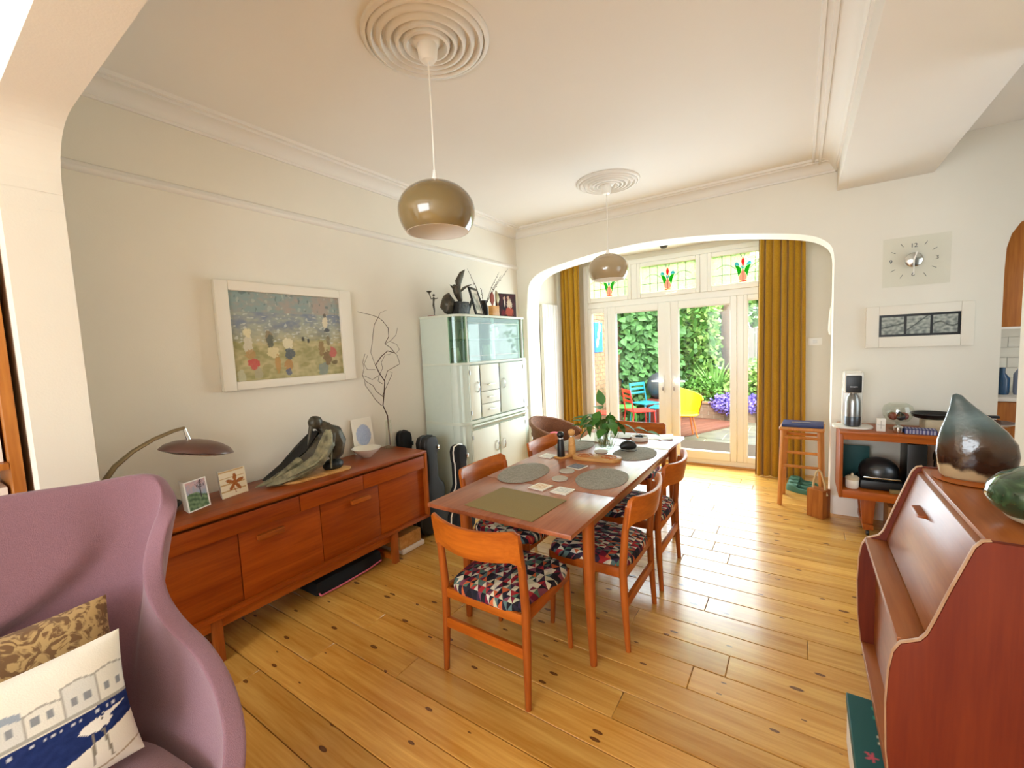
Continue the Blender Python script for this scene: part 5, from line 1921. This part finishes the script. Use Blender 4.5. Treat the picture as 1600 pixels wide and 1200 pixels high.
part(t, 'bowl', MB().lathe([(.02, .055), (.06, .065), (.085, .10), (.09, .14), (.08, .175), (.05, .195), (.045, .195)], 30, cap0=True, cap1=False), 'jar_glass', smooth=True)
part(t, 'stem', MB().lathe([(.05, 0), (.05, .006), (.012, .012), (.012, .054)], 20), 'jar_glass', smooth=True)
for i in range(5):
    a = i * 1.26
    part(t, 'fruit', MB().sphere((.035 * math.cos(a), .035 * math.sin(a), .10), .028, 10, 7), ('terracotta', 'black_leather', 'brass_dull')[i % 3], smooth=True)
single('wall_plate', 'small chrome lidded jar in front of the glass bowl', 'jar', MB().lathe([(.026, 0), (.03, .01), (.03, .04), (.02, .05), (.004, .056)], 20, (.585, 4.03, Zk)), 'chrome', (.585, 4.03, Zk), smooth=True)


def dots(u, v):
    d = ((u * 9) % 1 - .5) ** 2 + ((v * 6) % 1 - .5) ** 2
    return srgb('#e4e4ee') if d < .07 else srgb('#4a4a80')


t = thing('spotted_cloth', 'folded blue and white spotted cloth on the trolley', 'cloth', (.70, 4.04, Zk), R(-4))
part(t, 'fold', box(-.085, .085, -.045, .05, 0, .034), 'navy', bevel=.010)
part(t, 'printed_side', canvas(MB(), (-.08, -.0462, .003), (1, 0, 0), (0, 0, 1), .16, .028, 60, 12, dots), 'print')
part(t, 'printed_top', canvas(MB(), (-.08, -.04, .0348), (1, 0, 0), (0, 1, 0), .16, .085, 60, 40, dots), 'print')
single('storage_tin', 'low beige tin under the black tray on trolley', 'tin', box(.745, .90, 4.14, 4.34, Zk, Zk + .085), 'grey_stone_ware', (.84, 4.24, Zk), bevel=.006)
t = thing('black_pan', 'black pan with long handle on top of beige tin', 'pan', (.86, 4.24, Zk + .085))
part(t, 'dish', MB().lathe([(.09, 0), (.115, .012), (.125, .034), (.12, .036), (.10, .012), (.002, .008)], 30, (-.06, 0, 0), cap1=False), 'black_plastic', smooth=True)
part(t, 'handle', box(.05, .27, -.018, .018, .014, .032), 'black_plastic', bevel=.006)
t = thing('fruit_stand', 'pale blue footed dish with dark rim at right trolley end', 'dish', (1.045, 4.12, Zk))
part(t, 'foot', MB().lathe([(.055, 0), (.05, .01), (.025, .03), (.022, .05)], 24), 'pale_blue', smooth=True)
part(t, 'dish', MB().lathe([(.022, .05), (.09, .065), (.135, .088), (.13, .09), (.08, .072), (.002, .064)], 36, cap1=False), 'ceramic_white', smooth=True)
part(t, 'inside', MB().lathe([(.002, .066), (.08, .0735), (.126, .0905)], 36, cap0=False, cap1=False), 'lamp_brown', smooth=True)
# on the lower shelf
Zs = KZ0 + .0615
t = thing('white_pot', 'white lidded pot at the left of trolley shelf', 'pot', (.335, 4.05, Zs))
part(t, 'pot', MB().lathe([(.035, 0), (.04, .008), (.042, .06), (.04, .065)], 24), 'ceramic_white', smooth=True)
part(t, 'lid', MB().lathe([(.043, .065), (.043, .08), (.03, .092), (.008, .096), (.008, .11), (.003, .114)], 24), 'grey_stone_ware', smooth=True)
single('green_folder', 'dark green folder standing at back of trolley shelf', 'folder', box(.285, .46, 4.31, 4.33, Zs, Zs + .27), 'teal', (.37, 4.32, Zs), bevel=.003)
t = thing('grill_press', 'dark grey domed grill press on the trolley shelf', 'grill', (.50, 4.17, Zs))
part(t, 'base', box(-.12, .13, -.13, .12, 0, .07), 'black_plastic', bevel=.02)
part(t, 'trim', box(-.10, .11, -.137, -.128, .09, .10), 'chrome', bevel=.002)
part(t, 'lid', MB().sphere((0, 0, .118), .128, 20, 12, (.95, .95, .82)), 'steel_dark', smooth=True)
single('yellow_packet', 'flat yellow packet in front of the grill press', 'packet', box(.545, .62, 4.0, 4.03, Zs, Zs + .025), 'olive_mat', (.58, 4.015, Zs), bevel=.004)
t = thing('coffee_grinder', 'tall black coffee machine on the trolley shelf', 'coffee machine', (.69, 4.2, Zs))
part(t, 'body', box(-.05, .06, -.14, .12, 0, .36), 'black_plastic', bevel=.012)
part(t, 'hopper', MB().lathe([(.04, .345), (.05, .36), (.05, .372)], 20), 'black_leather', smooth=True)
t = thing('steel_flask', 'steel flask with black lid and handle on the trolley shelf', 'flask', (.83, 4.06, Zs))
part(t, 'body', MB().lathe([(.045, 0), (.05, .006), (.05, .25), (.045, .262)], 26), 'chrome', smooth=True)
part(t, 'lid', MB().lathe([(.054, .262), (.056, .29), (.05, .318), (.03, .33), (.003, .332)], 26), 'black_plastic', smooth=True)
part(t, 'handle', MB().tube([(.045, 0, .30), (.09, 0, .29), (.095, 0, .2), (.088, 0, .10), (.048, 0, .09)], .010, 8), 'black_plastic', smooth=True)
single('wooden_crate', 'small pale wooden crate on floor beneath the trolley', 'crate', box(.56, .80, 4.14, 4.36, 0.001, .20), 'light_wood', (.68, 4.25, 0), bevel=.004)

# ------------------------------------------------------------------ bar stool, block, clogs
sx, sy = .02, 4.60
t = thing('bar_stool', 'tall wooden bar stool by the right arch jamb', 'stool', (sx, sy, 0), R(-3))
part(t, 'seat', box(-.165, .165, -.15, .15, .675, .705), 'stool_wood', bevel=.012, segs=3)
cor = {}
for ix in (-1, 1):
    for iy in (-1, 1):
        a = Vector((ix * .135, iy * .12, .676))
        b_ = Vector((ix * .155, iy * .165, 0))
        cor[ix, iy] = (a, b_)
        part(t, 'leg', MB().tube([b_, a], [.020, .024], 4), 'stool_wood', bevel=.004)


def at_h(ix, iy, z):
    a, b_ = cor[ix, iy]
    return b_.lerp(a, z / .676)


for z in (.615, .56, .40, .34):
    pass
for (i0, j0), (i1, j1), zs_ in (((-1, -1), (1, -1), (.615, .36)), ((-1, 1), (1, 1), (.60, .42)), ((-1, -1), (-1, 1), (.58, .28)), ((1, -1), (1, 1), (.58, .28))):
    for z in zs_:
        part(t, 'rung', MB().tube([at_h(i0, j0, z), at_h(i1, j1, z)], .014, 4), 'stool_wood', bevel=.003)
single('blue_book', 'navy blue hardback book lying on the bar stool', 'book', box(-.15, .155, -.12, .12, 0, .026), 'navy', (sx, sy, .705), w=False, rz=R(-2), bevel=.003)
single('pen', 'silver pen lying on the navy book', 'pen', MB().tube([(-.07, 0, .005), (.06, 0, .005), (.075, 0, .005)], [.0045, .0045, .001], 8), 'chrome', (sx - .01, sy - .03, .731), w=False, rz=R(6), smooth=True)
t = thing('wooden_block', 'square wooden doorstop block with rope handle on the floor', 'doorstop', (.138, 4.29, 0), R(-30))
part(t, 'block', box(-.062, .062, -.055, .055, 0, .235), 'block_wood', bevel=.004)
part(t, 'rope_handle', MB().tube([(-.045, 0, .23), (-.04, 0, .29), (-.02, 0, .37), (.0, 0, .395), (.02, 0, .37), (.045, 0, .28), (.05, 0, .23), (.066, 0, .19)], .0085, 8), 'rope', smooth=True)


def clog(label, x, y, rz):
    t = thing('garden_clog', label, 'shoe', (x, y, 0), rz, group='green garden clogs under the stool')

    def fn(u, v):
        a = u * 2 * PI
        L_, W2 = .135, .048
        c_, s_ = math.cos(a), math.sin(a)
        y_ = L_ * c_
        w_ = W2 * (1 + .12 * c_) * math.copysign(abs(s_) ** .8, s_)
        hgt = .045 + (.03 if c_ > .1 else 0.0) * min(1, max(0, (c_ - .1) * 3))
        prof = [(.9, 0), (1, .008), (1.0, .3), (.96, .75), (.86, 1.0), (.72, 1.02), (.66, .8), (.6, .3)]
        r, z = prof[int(round(v * 7))]
        return (w_ * r, y_ * r, max(z * hgt, 0))
    part(t, 'upper', MB().grid(fn, 30, 7, closed_u=True), 'clog_green', smooth=True, ang=80)

    def toe(u, v):
        a = (u - .5) * PI
        q = v
        return (.046 * math.sin(a) * (1 - .55 * q * q), .03 + .10 * q, .012 + .062 * math.cos(a) * (1 - .6 * q * q) ** .5)
    part(t, 'toe_cap', MB().grid(toe, 12, 8), 'clog_green', smooth=True, ang=80)
    part(t, 'sole', MB().prism([(.045 * math.cos(k * PI / 8), .13 * math.sin(k * PI / 8)) for k in range(16)], 'z', 0, .012), 'clog_green')


clog('green garden clog under the bar stool, nearest of three', .02, 4.88, R(62))
clog('green garden clog under the bar stool, middle of three', .03, 5.00, R(66))
clog('green garden clog under the bar stool, farthest of three', .04, 5.12, R(70))

# wicker armchair with cushion beside the cabinet
t = thing('wicker_armchair', 'low brown wicker armchair between cabinet and french doors', 'armchair', (-2.22, 4.18, 0), 0)
rimw = []
for i in range(25):
    a = R(-125 + 250 * i / 24)
    k = abs(i - 12) / 12
    rimw.append((-.30 * math.cos(a) - .02, .29 * math.sin(a), .70 - .16 * k ** 1.5))
botw = [(x * .85, y * .9, .32) for x, y, z in rimw]


def wk(u, v):
    i = min(int(round(u * 24)), 24)
    a, b_ = Vector(botw[i]), Vector(rimw[i])
    p = a.lerp(b_, v)
    return tuple(p)


g = MB().grid(wk, 24, 14)
kk = len(g.v)
g.v += [(x * .93, y * .93, z) for x, y, z in g.v]
g.f += [tuple(i + kk for i in reversed(f)) for f in g.f[:]]
part(t, 'woven_back', g, 'wicker', smooth=True)
part(t, 'rim', MB().tube(rimw, .022, 8), 'wicker', smooth=True)
for z in (.40, .48, .56):
    q = (z - .32) / .38
    part(t, 'weave_band', MB().tube([tuple(Vector(a).lerp(Vector(b_), min(q, 1)) * 1.0) for a, b_ in zip(botw, rimw)], .010, 6), 'wicker', smooth=True)
part(t, 'seat', MB().lathe([(.25, .30), (.27, .33), (.26, .36), (.002, .37)], 28), 'wicker', smooth=True)
for x, y in ((-.2, -.18), (-.2, .18), (.18, -.2), (.18, .2)):
    part(t, 'leg', MB().tube([(x, y, 0), (x * .95, y * .95, .31)], .017, 8), 'wicker', smooth=True)
single('cushion', 'pink cushion on the brown wicker armchair', 'cushion', MB().sphere((-2.29, 4.18, .465), .2, 18, 10, (.45, .8, .45)), 'pink_cushion', (-2.25, 4.18, .375), smooth=True)

# ------------------------------------------------------------------ clock and triptych on the far wall
yw = YF
t = thing('wall_clock', 'square clear glass wall clock with chrome centre on far wall', 'clock', (.705, yw, 1.85))
part(t, 'glass_plate', box(.517, .893, yw - .022, yw - .017, 1.847, 2.209), 'clock_glass', True)
ccx, ccz = .692, 2.035


def numeral(txt, x, z, size):
    cu = bpy.data.curves.new('numeral', 'FONT')
    cu.body = txt
    cu.size = size
    cu.align_x = 'CENTER'
    cu.align_y = 'CENTER'
    cu.extrude = .0006
    cu.materials.append(MATS['steel_dark'])
    tmp = bpy.data.objects.new('numeral_curve', cu)
    COL.objects.link(tmp)
    bpy.context.view_layer.update()
    me = bpy.data.meshes.new_from_object(tmp.evaluated_get(bpy.context.evaluated_depsgraph_get()))
    bpy.data.objects.remove(tmp)
    bpy.data.curves.remove(cu)
    o = link('numeral', me, t, (x - .705, -.024, z - 1.85))
    o.rotation_euler = (R(90), 0, 0)


numeral('12', ccx, ccz + .105, .042)
numeral('3', ccx + .128, ccz - .0, .042)
numeral('6', ccx, ccz - .105, .042)
numeral('9', ccx - .128, ccz, .042)
for k in range(12):
    if k % 3 == 0:
        continue
    a = R(30 * k)
    r0, r1 = .118, .146
    part(t, 'hour_mark', MB().tube([(ccx + math.sin(a) * r0, yw - .0235, ccz + math.cos(a) * r0), (ccx + math.sin(a) * r1, yw - .0235, ccz + math.cos(a) * r1)], .0016, 4), 'steel_dark', True)
cap = MB().lathe([(.052, 0), (.052, .012), (.045, .018), (.002, .02)], 32)
cap.xf(Matrix.Translation((ccx, yw - .022, ccz)) @ Matrix.Rotation(R(90), 4, 'X'))
part(t, 'movement', cap, 'chrome', True, smooth=True)
part(t, 'minute_hand', box(ccx - .004, ccx + .004, yw - .047, yw - .045, ccz - .11, ccz + .02), 'paper_white', True)
hh = box(-.0045, .0045, -.001, .001, -.015, .06).xf(Matrix.Translation((ccx, yw - .049, ccz)) @ Matrix.Rotation(R(15), 4, 'Y'))
part(t, 'hour_hand', hh, 'paper_white', True)
part(t, 'wall_mount', box(ccx - .03, ccx + .03, yw - .018, yw - .001, ccz - .03, ccz + .03), 'steel_dark', True)

t = thing('triptych', 'white framed row of three small monochrome seascapes on far wall', 'picture', (.725, yw, 1.39))
part(t, 'backing', box(.43, 1.02, yw - .012, yw - .001, 1.395, 1.70), 'paper_white', True)
for bx in ((.425, .505, 1.388, 1.705), (.957, 1.025, 1.388, 1.705)):
    part(t, 'frame_rail', box(bx[0], bx[1], yw - .034, yw - .004, bx[2], bx[3]), 'picture_frame', True, bevel=.004)
for bx in ((1.388, 1.470), (1.636, 1.705)):
    part(t, 'frame_rail', box(.505, .957, yw - .034, yw - .004, bx[0], bx[1]), 'picture_frame', True, bevel=.004)
part(t, 'black_mount', box(.503, .959, yw - .026, yw - .014, 1.468, 1.638), 'black_plastic', True)
for k in range(3):
    def sea(u, v, k=k):
        n1 = nz(u * 6, v * 8, k * 9)
        c = mixc(srgb('#6f7672'), srgb('#b3b6ac'), .5 + n1 + .3 * (v - .5))
        d = (v - .5 - .25 * (u - .5)) if k == 0 else (v - .2 - u * .9 if k == 1 else v - .5 - .12 * math.sin(u * 6))
        if abs(d) < .05:
            c = mixc(srgb('#3c4442'), c, abs(d) * 12)
        return c
    x0 = .520 + k * .1455
    part(t, 'photo', canvas(MB(), (x0, yw - .0272, 1.487), (1, 0, 0), (0, 0, 1), .130, .132, 26, 26, sea), 'print', True)

# ------------------------------------------------------------------ glimpse of the kitchen
struct('wall_kitchen_back', box(.55, 1.2, 5.95, 6.05, 0, 2.7).box(2.6, 2.9, 5.95, 6.05, 0, 2.7).box(1.2, 2.6, 5.95, 6.05, 0, 2.7), 'kitchen_tile')
struct('wall_kitchen_left', box(.55, .6, YI, 6.05, 0, 2.7), 'wall_paint')
struct('wall_kitchen_right', box(2.85, 2.95, YI, 6.05, 0, 2.7), 'wall_paint')
kf = struct('floor_kitchen', box(.55, 2.95, YI, 6.05, -.08, 0), 'card_grey')
struct('ceiling_kitchen', box(.55, 2.95, YI, 6.05, 2.7, 2.78), 'ceiling_paint')
tl = thing('tile_splashback', 'white brick tile splashback seen through the kitchen opening', 'tiles', (1.6, 5.93, .93))
for r in range(6):
    for c in range(10):
        x0 = 1.0 + c * .204 + (.102 if r % 2 else 0)
        part(tl, 'tile', box(x0, x0 + .2, 5.93, 5.949, .935 + r * .095, .935 + r * .095 + .091), 'kitchen_tile', True)
t = thing('wall_cupboard', 'orange wooden kitchen wall cupboard inside the right opening', 'cupboard', (1.6, 5.75, 1.5))
part(t, 'carcass', box(.9, 2.2, 5.62, 5.925, 1.505, 2.4), 'kitchen_wood', True)
for k in range(3):
    part(t, 'door', box(.9 + k * .434, .9 + k * .434 + .43, 5.60, 5.62, 1.505, 2.4), 'kitchen_wood', True, bevel=.004)
part(t, 'light_pelmet', box(.9, 2.2, 5.60, 5.925, 1.485, 1.504), 'white_gloss', True)
t = thing('base_cupboard', 'orange wooden kitchen base cupboard under pale worktop', 'cupboard', (1.6, 5.6, 0))
part(t, 'carcass', box(.9, 2.6, 5.38, 5.93, .08, .87), 'kitchen_wood', True)
for k in range(4):
    part(t, 'door', box(.9 + k * .425, .9 + k * .425 + .42, 5.36, 5.38, .1, .865), 'kitchen_wood', True, bevel=.004)
part(t, 'plinth', box(.95, 2.6, 5.42, 5.9, 0, .08), 'black_plastic', True)
single('worktop', 'pale kitchen worktop over the wooden base cupboard', 'worktop', box(.88, 2.62, 5.34, 5.928, .872, .905), 'worktop', (1.6, 5.6, .872), bevel=.004)
for k, (x, h, m_, lb) in enumerate(((1.50, .24, 'glass_blue_dark', 'dark blue bottle on the kitchen worktop'), (1.62, .30, 'pale_blue', 'pale blue jug on the kitchen worktop'), (1.74, .22, 'teal', 'teal bottle on the kitchen worktop'), (1.40, .26, 'teal', 'teal flask at left of the kitchen worktop'))):
    single('bottle', lb, 'bottle', MB().lathe([(.045, 0), (.05, .02), (.05, h * .6), (.02, h * .8), (.02, h)], 18, (x, 5.62, .905)), m_, (x, 5.62, .905), group='bottles on the kitchen worktop', smooth=True)

# ------------------------------------------------------------------ garden
GZ = -.15
struct('ground', box(-12, 8, 5.64, 24, GZ - .2, GZ - .03), 'soil')
patio = struct('patio_paving', box(-3.0, 3.0, 5.66, 9.3, GZ - .029, GZ - .012), 'mortar')
rp_ = random.Random(5)
y = 5.68
while y < 9.2:
    d = rp_.choice((.38, .45, .55))
    x = -2.95
    while x < 1.6:
        w_ = rp_.choice((.4, .55, .7))
        part(patio, 'slab', box(x, x + w_ - .015, y, y + d - .015, GZ - .02, GZ + rp_.uniform(-.003, .003)), 'stone_slab', bevel=.004, segs=1)
        x += w_
    y += d
dk = thing('deck', 'brown wooden deck with garden chairs beyond the french doors', 'deck', (-2.0, 8.0, GZ))
dv = Vector((.436, .9, 0)).normalized()
dn = Vector((-dv.y, dv.x, 0))
for k in range(9):
    o0 = Vector((-1.95, 7.03, 0)) + dn * (k * .145) - dv * (.0 + .0 * k)
    P = [o0, o0 + dv * 2.35, o0 + dv * 2.35 + dn * .138, o0 + dn * .138]
    part(dk, 'board', MB().prism([(p.x, p.y) for p in P], 'z', GZ + .005, GZ + .04), 'deck_wood', True)
DZ = GZ + .0415

# brick side wall, bricks proud of the mortar
bw = struct('wall_garden', box(-3.45, -3.115, 5.66, 9.9, GZ - .02, 3.0), 'mortar')
mb = MB()
for r in range(42):
    z = GZ + r * .075
    y = 5.66 + (.1125 if r % 2 else 0)
    while y < 9.75:
        mb.box(-3.12, -3.10 + .004 * nz(r, y), y, y + .213, z + .004, z + .067)
        y += .225
bo = part(bw, 'brick_courses', mb, 'brick')
bo['kind'] = 'stuff'
t_ = [(7.30, 7.66, 1.36, 1.90, 'nearest'), (8.02, 8.42, 1.02, 1.62, 'middle'), (8.70, 9.05, .55, 1.15, 'farthest')]
for (a, b_, z0, z1, w_) in t_:
    t = thing('outdoor_artwork', 'blue outdoor art panel on the brick wall, %s of three' % w_, 'art panel', (-3.095, (a + b_) / 2, z0), group='blue panels on the garden wall')
    part(t, 'board', box(-3.095, -3.08, a, b_, z0, z1), 'blue_panel', True)
    mb = MB()
    for q in range(3):
        leaf(mb, (-3.077, a + .08 + .09 * q, z0 + .08 + .14 * q), (0, .35 - .3 * q, 1), (1, 0, 0), .22, .12, 0, 0)
    part(t, 'white_motif', mb, 'blue_panel_white', True)


def cloud(name, label, cat, c, rad, n, size, m_, seed, trunk=None, group=None, shell_=.5):
    rg = random.Random(seed)
    t = thing(name, label, cat, (c[0], c[1], GZ - .03), group=group)
    mb = MB()
    for i in range(n):
        while True:
            p = Vector((rg.uniform(-1, 1), rg.uniform(-1, 1), rg.uniform(-1, 1)))
            l_ = p.length
            if l_ < 1 and l_ > shell_ * rg.random():
                break
        k = 1 + .25 * nz(p.x * 2.3 + seed, p.y * 2.3, p.z * 2.3)
        q = Vector((c[0] + p.x * rad[0] * k, c[1] + p.y * rad[1] * k, c[2] + p.z * rad[2] * k))
        if q.z < GZ:
            q.z = GZ + rg.random() * .1
        d = Vector((rg.gauss(0, 1), rg.gauss(0, 1), rg.gauss(-.3, .7))).normalized()
        s_ = d.cross(Vector((rg.gauss(0, 1), rg.gauss(0, 1), rg.gauss(0, 1)))).normalized()
        L_ = size * rg.uniform(.7, 1.3)
        mb.add([q, q + d * L_ * .5 + s_ * L_ * .32, q + d * L_, q + d * L_ * .5 - s_ * L_ * .32], [(0, 1, 2, 3)])
    f = part(t, 'foliage', mb, m_, True)
    f['kind'] = 'stuff'
    if trunk:
        part(t, 'trunk', MB().tube([(trunk[0], trunk[1], GZ - .03), (trunk[0] + .05, trunk[1], c[2] * .4), (c[0], c[1], c[2])], [trunk[2], trunk[2] * .85, trunk[2] * .5], 10), 'bark', True, smooth=True)
    else:
        part(t, 'stem', MB().tube([(c[0], c[1], GZ - .03), (c[0], c[1], c[2])], .04, 6), 'bark', True)
    return t


# ivy on the end of the wall: leaves on a face
t = thing('ivy', 'large-leaved ivy covering the far end of the brick wall', 'ivy', (-3.0, 9.3, GZ - .03))
rg = random.Random(8)
mb = MB()
for i in range(3600):
    u, v = rg.random(), rg.random()
    q = Vector((-3.05 + .9 * u * (1 - .15 * v) + rg.uniform(-.12, .12), 9.0 + 1.1 * u * .6 + rg.uniform(-.35, .1) - .45 * v * (1 - u), GZ + 3.6 * v))
    if q.z < .35 and rg.random() < .6:
        continue
    leaf(mb, q, (rg.gauss(.2, .5), rg.gauss(-.5, .4), rg.gauss(-.7, .4)), (rg.gauss(.3, .4), -1, .5), rg.uniform(.10, .19), rg.uniform(.09, .15), .15, .2)
f = part(t, 'leaves', mb, 'ivy', True)
f['kind'] = 'stuff'
part(t, 'vine', MB().tube([(-2.9, 9.45, GZ - .03), (-2.85, 9.4, 1.0), (-2.8, 9.4, 2.6)], .03, 6), 'bark', True)
cloud('ivy_mass', 'dense dark creeper filling the corner behind the ivy', 'creeper', (-3.3, 10.6, 1.6), (1.5, .8, 2.2), 2600, .2, 'foliage_a', 3)
cloud('shrub', 'glossy pale leaved shrub beside the ivy', 'shrub', (-2.15, 11.0, 1.75), (.62, .5, 1.2), 1900, .15, 'foliage_d', 21)
cloud('conifer', 'dark blue-green bush in the middle of the garden', 'bush', (-2.35, 12.5, 1.6), (.75, .6, 1.0), 1500, .15, 'foliage_c', 22)
cloud('tree', 'light green tree behind the garden at left', 'tree', (-6.4, 14.0, 3.2), (1.35, 1.2, 2.4), 3600, .3, 'foliage_b', 23, (-6.4, 14.0, .15), 'trees behind the garden')
cloud('tree', 'tall light green tree behind the garden in the middle', 'tree', (-2.7, 14.6, 3.2), (1.35, 1.2, 2.6), 3800, .3, 'foliage_b', 24, (-2.7, 14.6, .15), 'trees behind the garden')
cloud('tree', 'dark green tree behind the garden at right', 'tree', (.3, 15.0, 3.2), (1.35, 1.2, 2.5), 3400, .3, 'foliage_a', 25, (.3, 15, .15), 'trees behind the garden')
cloud('hedge', 'tall green hedge along the back of the garden', 'hedge', (-1.5, 18.2, 2.2), (9.5, 1.2, 2.8), 7000, .32, 'foliage_d', 26, shell_=.8)
t = thing('slim_tree', 'brown bare tree trunk rising at right of the garden view', 'tree', (-1.5, 12.0, GZ - .03))
part(t, 'trunk', MB().tube([(-1.42, 12, GZ - .03), (-1.47, 12, .6), (-1.56, 12, 1.4), (-1.55, 12, 2.1), (-1.47, 12, 2.7), (-1.5, 12, 3.6)], [.15, .13, .12, .10, .07, .05], 12), 'bark', True, smooth=True)
part(t, 'branch', MB().tube([(-1.55, 12, 2.0), (-1.85, 12, 2.5), (-2.0, 12.1, 3.2)], [.06, .045, .03], 8), 'bark', True, smooth=True)
fn_ = thing('garden_fence', 'grey board fence at the right back of the garden', 'fence', (-.2, 13.0, GZ - .03))
for k in range(24):
    part(fn_, 'board', box(-1.15 + k * .15, -1.15 + k * .15 + .14, 13.0 + .01 * (k % 2), 13.03 + .01 * (k % 2), GZ - .03, 1.75), 'fence_grey', True)
# raised bed with sword-leaved plant, low shrubs and lilac flowers
bed = thing('raised_bed', 'low brick raised bed edging the deck', 'planter', (-1.0, 9.5, GZ - .03))
mb = MB()
for r in range(5):
    for k in range(18):
        x = -2.45 + k * .225 + (.11 if r % 2 else 0)
        mb.box(x, x + .213, 9.42 + .008 * nz(k, r), 9.53, GZ - .03 + r * .075, GZ - .03 + r * .075 + .066)
bk = part(bed, 'brick_courses', mb, 'brick_planter', True)
bk['kind'] = 'stuff'
part(bed, 'mortar_core', box(-2.45, 1.7, 9.428, 9.525, GZ - .03, GZ + .34), 'mortar', True)
part(bed, 'soil_fill', box(-2.45, 1.7, 9.53, 11.2, GZ - .03, GZ + .30), 'soil', True)
part(bed, 'coping', box(-2.47, 1.7, 9.40, 9.55, GZ + .345, GZ + .38), 'brick', True)
t = thing('sword_plant', 'clump of long arching sword-shaped green leaves in raised bed', 'plant', (-1.55, 10.2, GZ + .3))
rg = random.Random(31)
for i in range(70):
    a = rg.uniform(0, 2 * PI)
    L_ = rg.uniform(.6, 1.05)
    lean_ = rg.uniform(.15, .8)
    p0 = Vector((.08 * math.cos(a), .08 * math.sin(a), 0))
    mb = MB()
    vs_ = []
    sd = Vector((-math.sin(a), math.cos(a), 0))
    for k in range(7):
        q = k / 6
        r = lean_ * L_ * q ** 1.6
        z = L_ * (q - .38 * lean_ * q ** 2.4)
        w_ = .028 * (1 - q ** 2.2) + .003
        c = p0 + Vector((math.cos(a) * r, math.sin(a) * r, z))
        vs_ += [c - sd * w_, c + sd * w_]
    mb.add(vs_, [(2 * k, 2 * k + 1, 2 * k + 3, 2 * k + 2) for k in range(6)])
    part(t, 'blade', mb, 'sword_leaf')
cloud('low_shrub', 'low grey-green shrub at front of the raised bed', 'shrub', (-1.85, 9.85, .42), (.5, .28, .30), 1300, .09, 'foliage_b', 41)
cloud('low_shrub', 'yellow-green low shrub right of the sword plant', 'shrub', (-.75, 9.95, .6), (.6, .3, .5), 1500, .10, 'foliage_d', 42)
cloud('lilac_flowers', 'trailing mound of lilac flowers over the raised bed edge', 'flowers', (-1.22, 9.42, .20), (.30, .2, .2), 1500, .055, 'lilac', 43)
cloud('lilac_flowers', 'second mound of lilac flowers behind right side window', 'flowers', (-.68, 9.44, .22), (.26, .2, .2), 1100, .055, 'lilac', 44)
t = thing('stone_sphere', 'dark grey sphere on terracotta plinth beside the ivy', 'sphere', (-2.33, 8.75, GZ + .042))
part(t, 'plinth', box(-2.55, -2.11, 8.6, 9.0, GZ + .042, .36), 'terracotta', True, bevel=.01)
part(t, 'sphere', MB().sphere((-2.33, 8.78, .62), .27, 28, 18), 'grey_ball', True, smooth=True)


def garden_chair(label, x, y, rz, m_, legm=None):
    t = thing('garden_chair', label, 'garden chair', (x, y, DZ), rz, group='coloured metal garden chairs')
    legm = legm or m_
    part(t, 'seat', box(-.21, .21, -.2, .2, .43, .45), m_, bevel=.012)
    for ix in (-1, 1):
        part(t, 'leg', MB().tube([(ix * .19, .17, .435), (ix * .2, .2, 0)], .013, 8), legm, smooth=True)
        part(t, 'leg', MB().tube([(ix * .2, -.24, 0), (ix * .19, -.19, .43), (ix * .18, -.25, .82)], .013, 8), legm, smooth=True)
    for z, w_ in ((.79, .03), (.70, .02), (.62, .02)):
        part(t, 'back_slat', box(-.18, .18, -.26 + (.82 - z) * .12, -.25 + (.82 - z) * .12, z - w_, z + w_), m_, bevel=.004)
    return t


garden_chair('red metal garden chair nearest the brick wall', -2.30, 7.35, R(-50), 'red_plastic')
garden_chair('second red metal garden chair seen through left side window', -2.80, 6.9, R(-80), 'red_plastic')
garden_chair('green metal garden chair between the red and turquoise ones', -2.72, 7.70, R(-60), 'green_plastic')
garden_chair('turquoise metal garden chair in front of the ivy', -2.48, 8.30, R(-120), 'turquoise')
t = thing('garden_table', 'small turquoise metal garden side table', 'table', (-2.06, 7.9, DZ))
part(t, 'top', box(-.2, .2, -.2, .2, .42, .44), 'turquoise', bevel=.01)
for ix in (-1, 1):
    for iy in (-1, 1):
        part(t, 'leg', MB().tube([(ix * .18, iy * .18, .42), (ix * .19, iy * .19, 0)], .013, 8), 'turquoise', smooth=True)
t = thing('tub_chair', 'yellow round tub garden chair on orange legs', 'garden chair', (-1.60, 7.55, DZ), R(205))


def tub(u, v):
    a = R(-115 + 230 * u)
    r = .21 + .07 * v
    z = .38 + (.40 - .16 * abs(u - .5) * 2) * v
    return (r * math.sin(a), -r * math.cos(a) - .03 * v, z)


g = MB().grid(tub, 26, 8)
kk = len(g.v)
g.v += [(x * .95, y_ * .95, z) for x, y_, z in g.v]
g.f += [tuple(i + kk for i in reversed(f)) for f in g.f[:]]
part(t, 'tub_back', g, 'yellow_plastic', smooth=True)
part(t, 'rim', MB().tube([tub(i / 26, 1) for i in range(27)], .012, 6), 'yellow_plastic', smooth=True)
part(t, 'seat', MB().lathe([(.20, .36), (.215, .38), (.2, .40), (.002, .40)], 28), 'yellow_plastic', smooth=True)
for a in (45, 135, 225, 315):
    part(t, 'leg', MB().tube([(.13 * math.cos(R(a)), .13 * math.sin(R(a)), .37), (.22 * math.cos(R(a)), .22 * math.sin(R(a)), 0)], .012, 8), 'orange_metal', smooth=True)
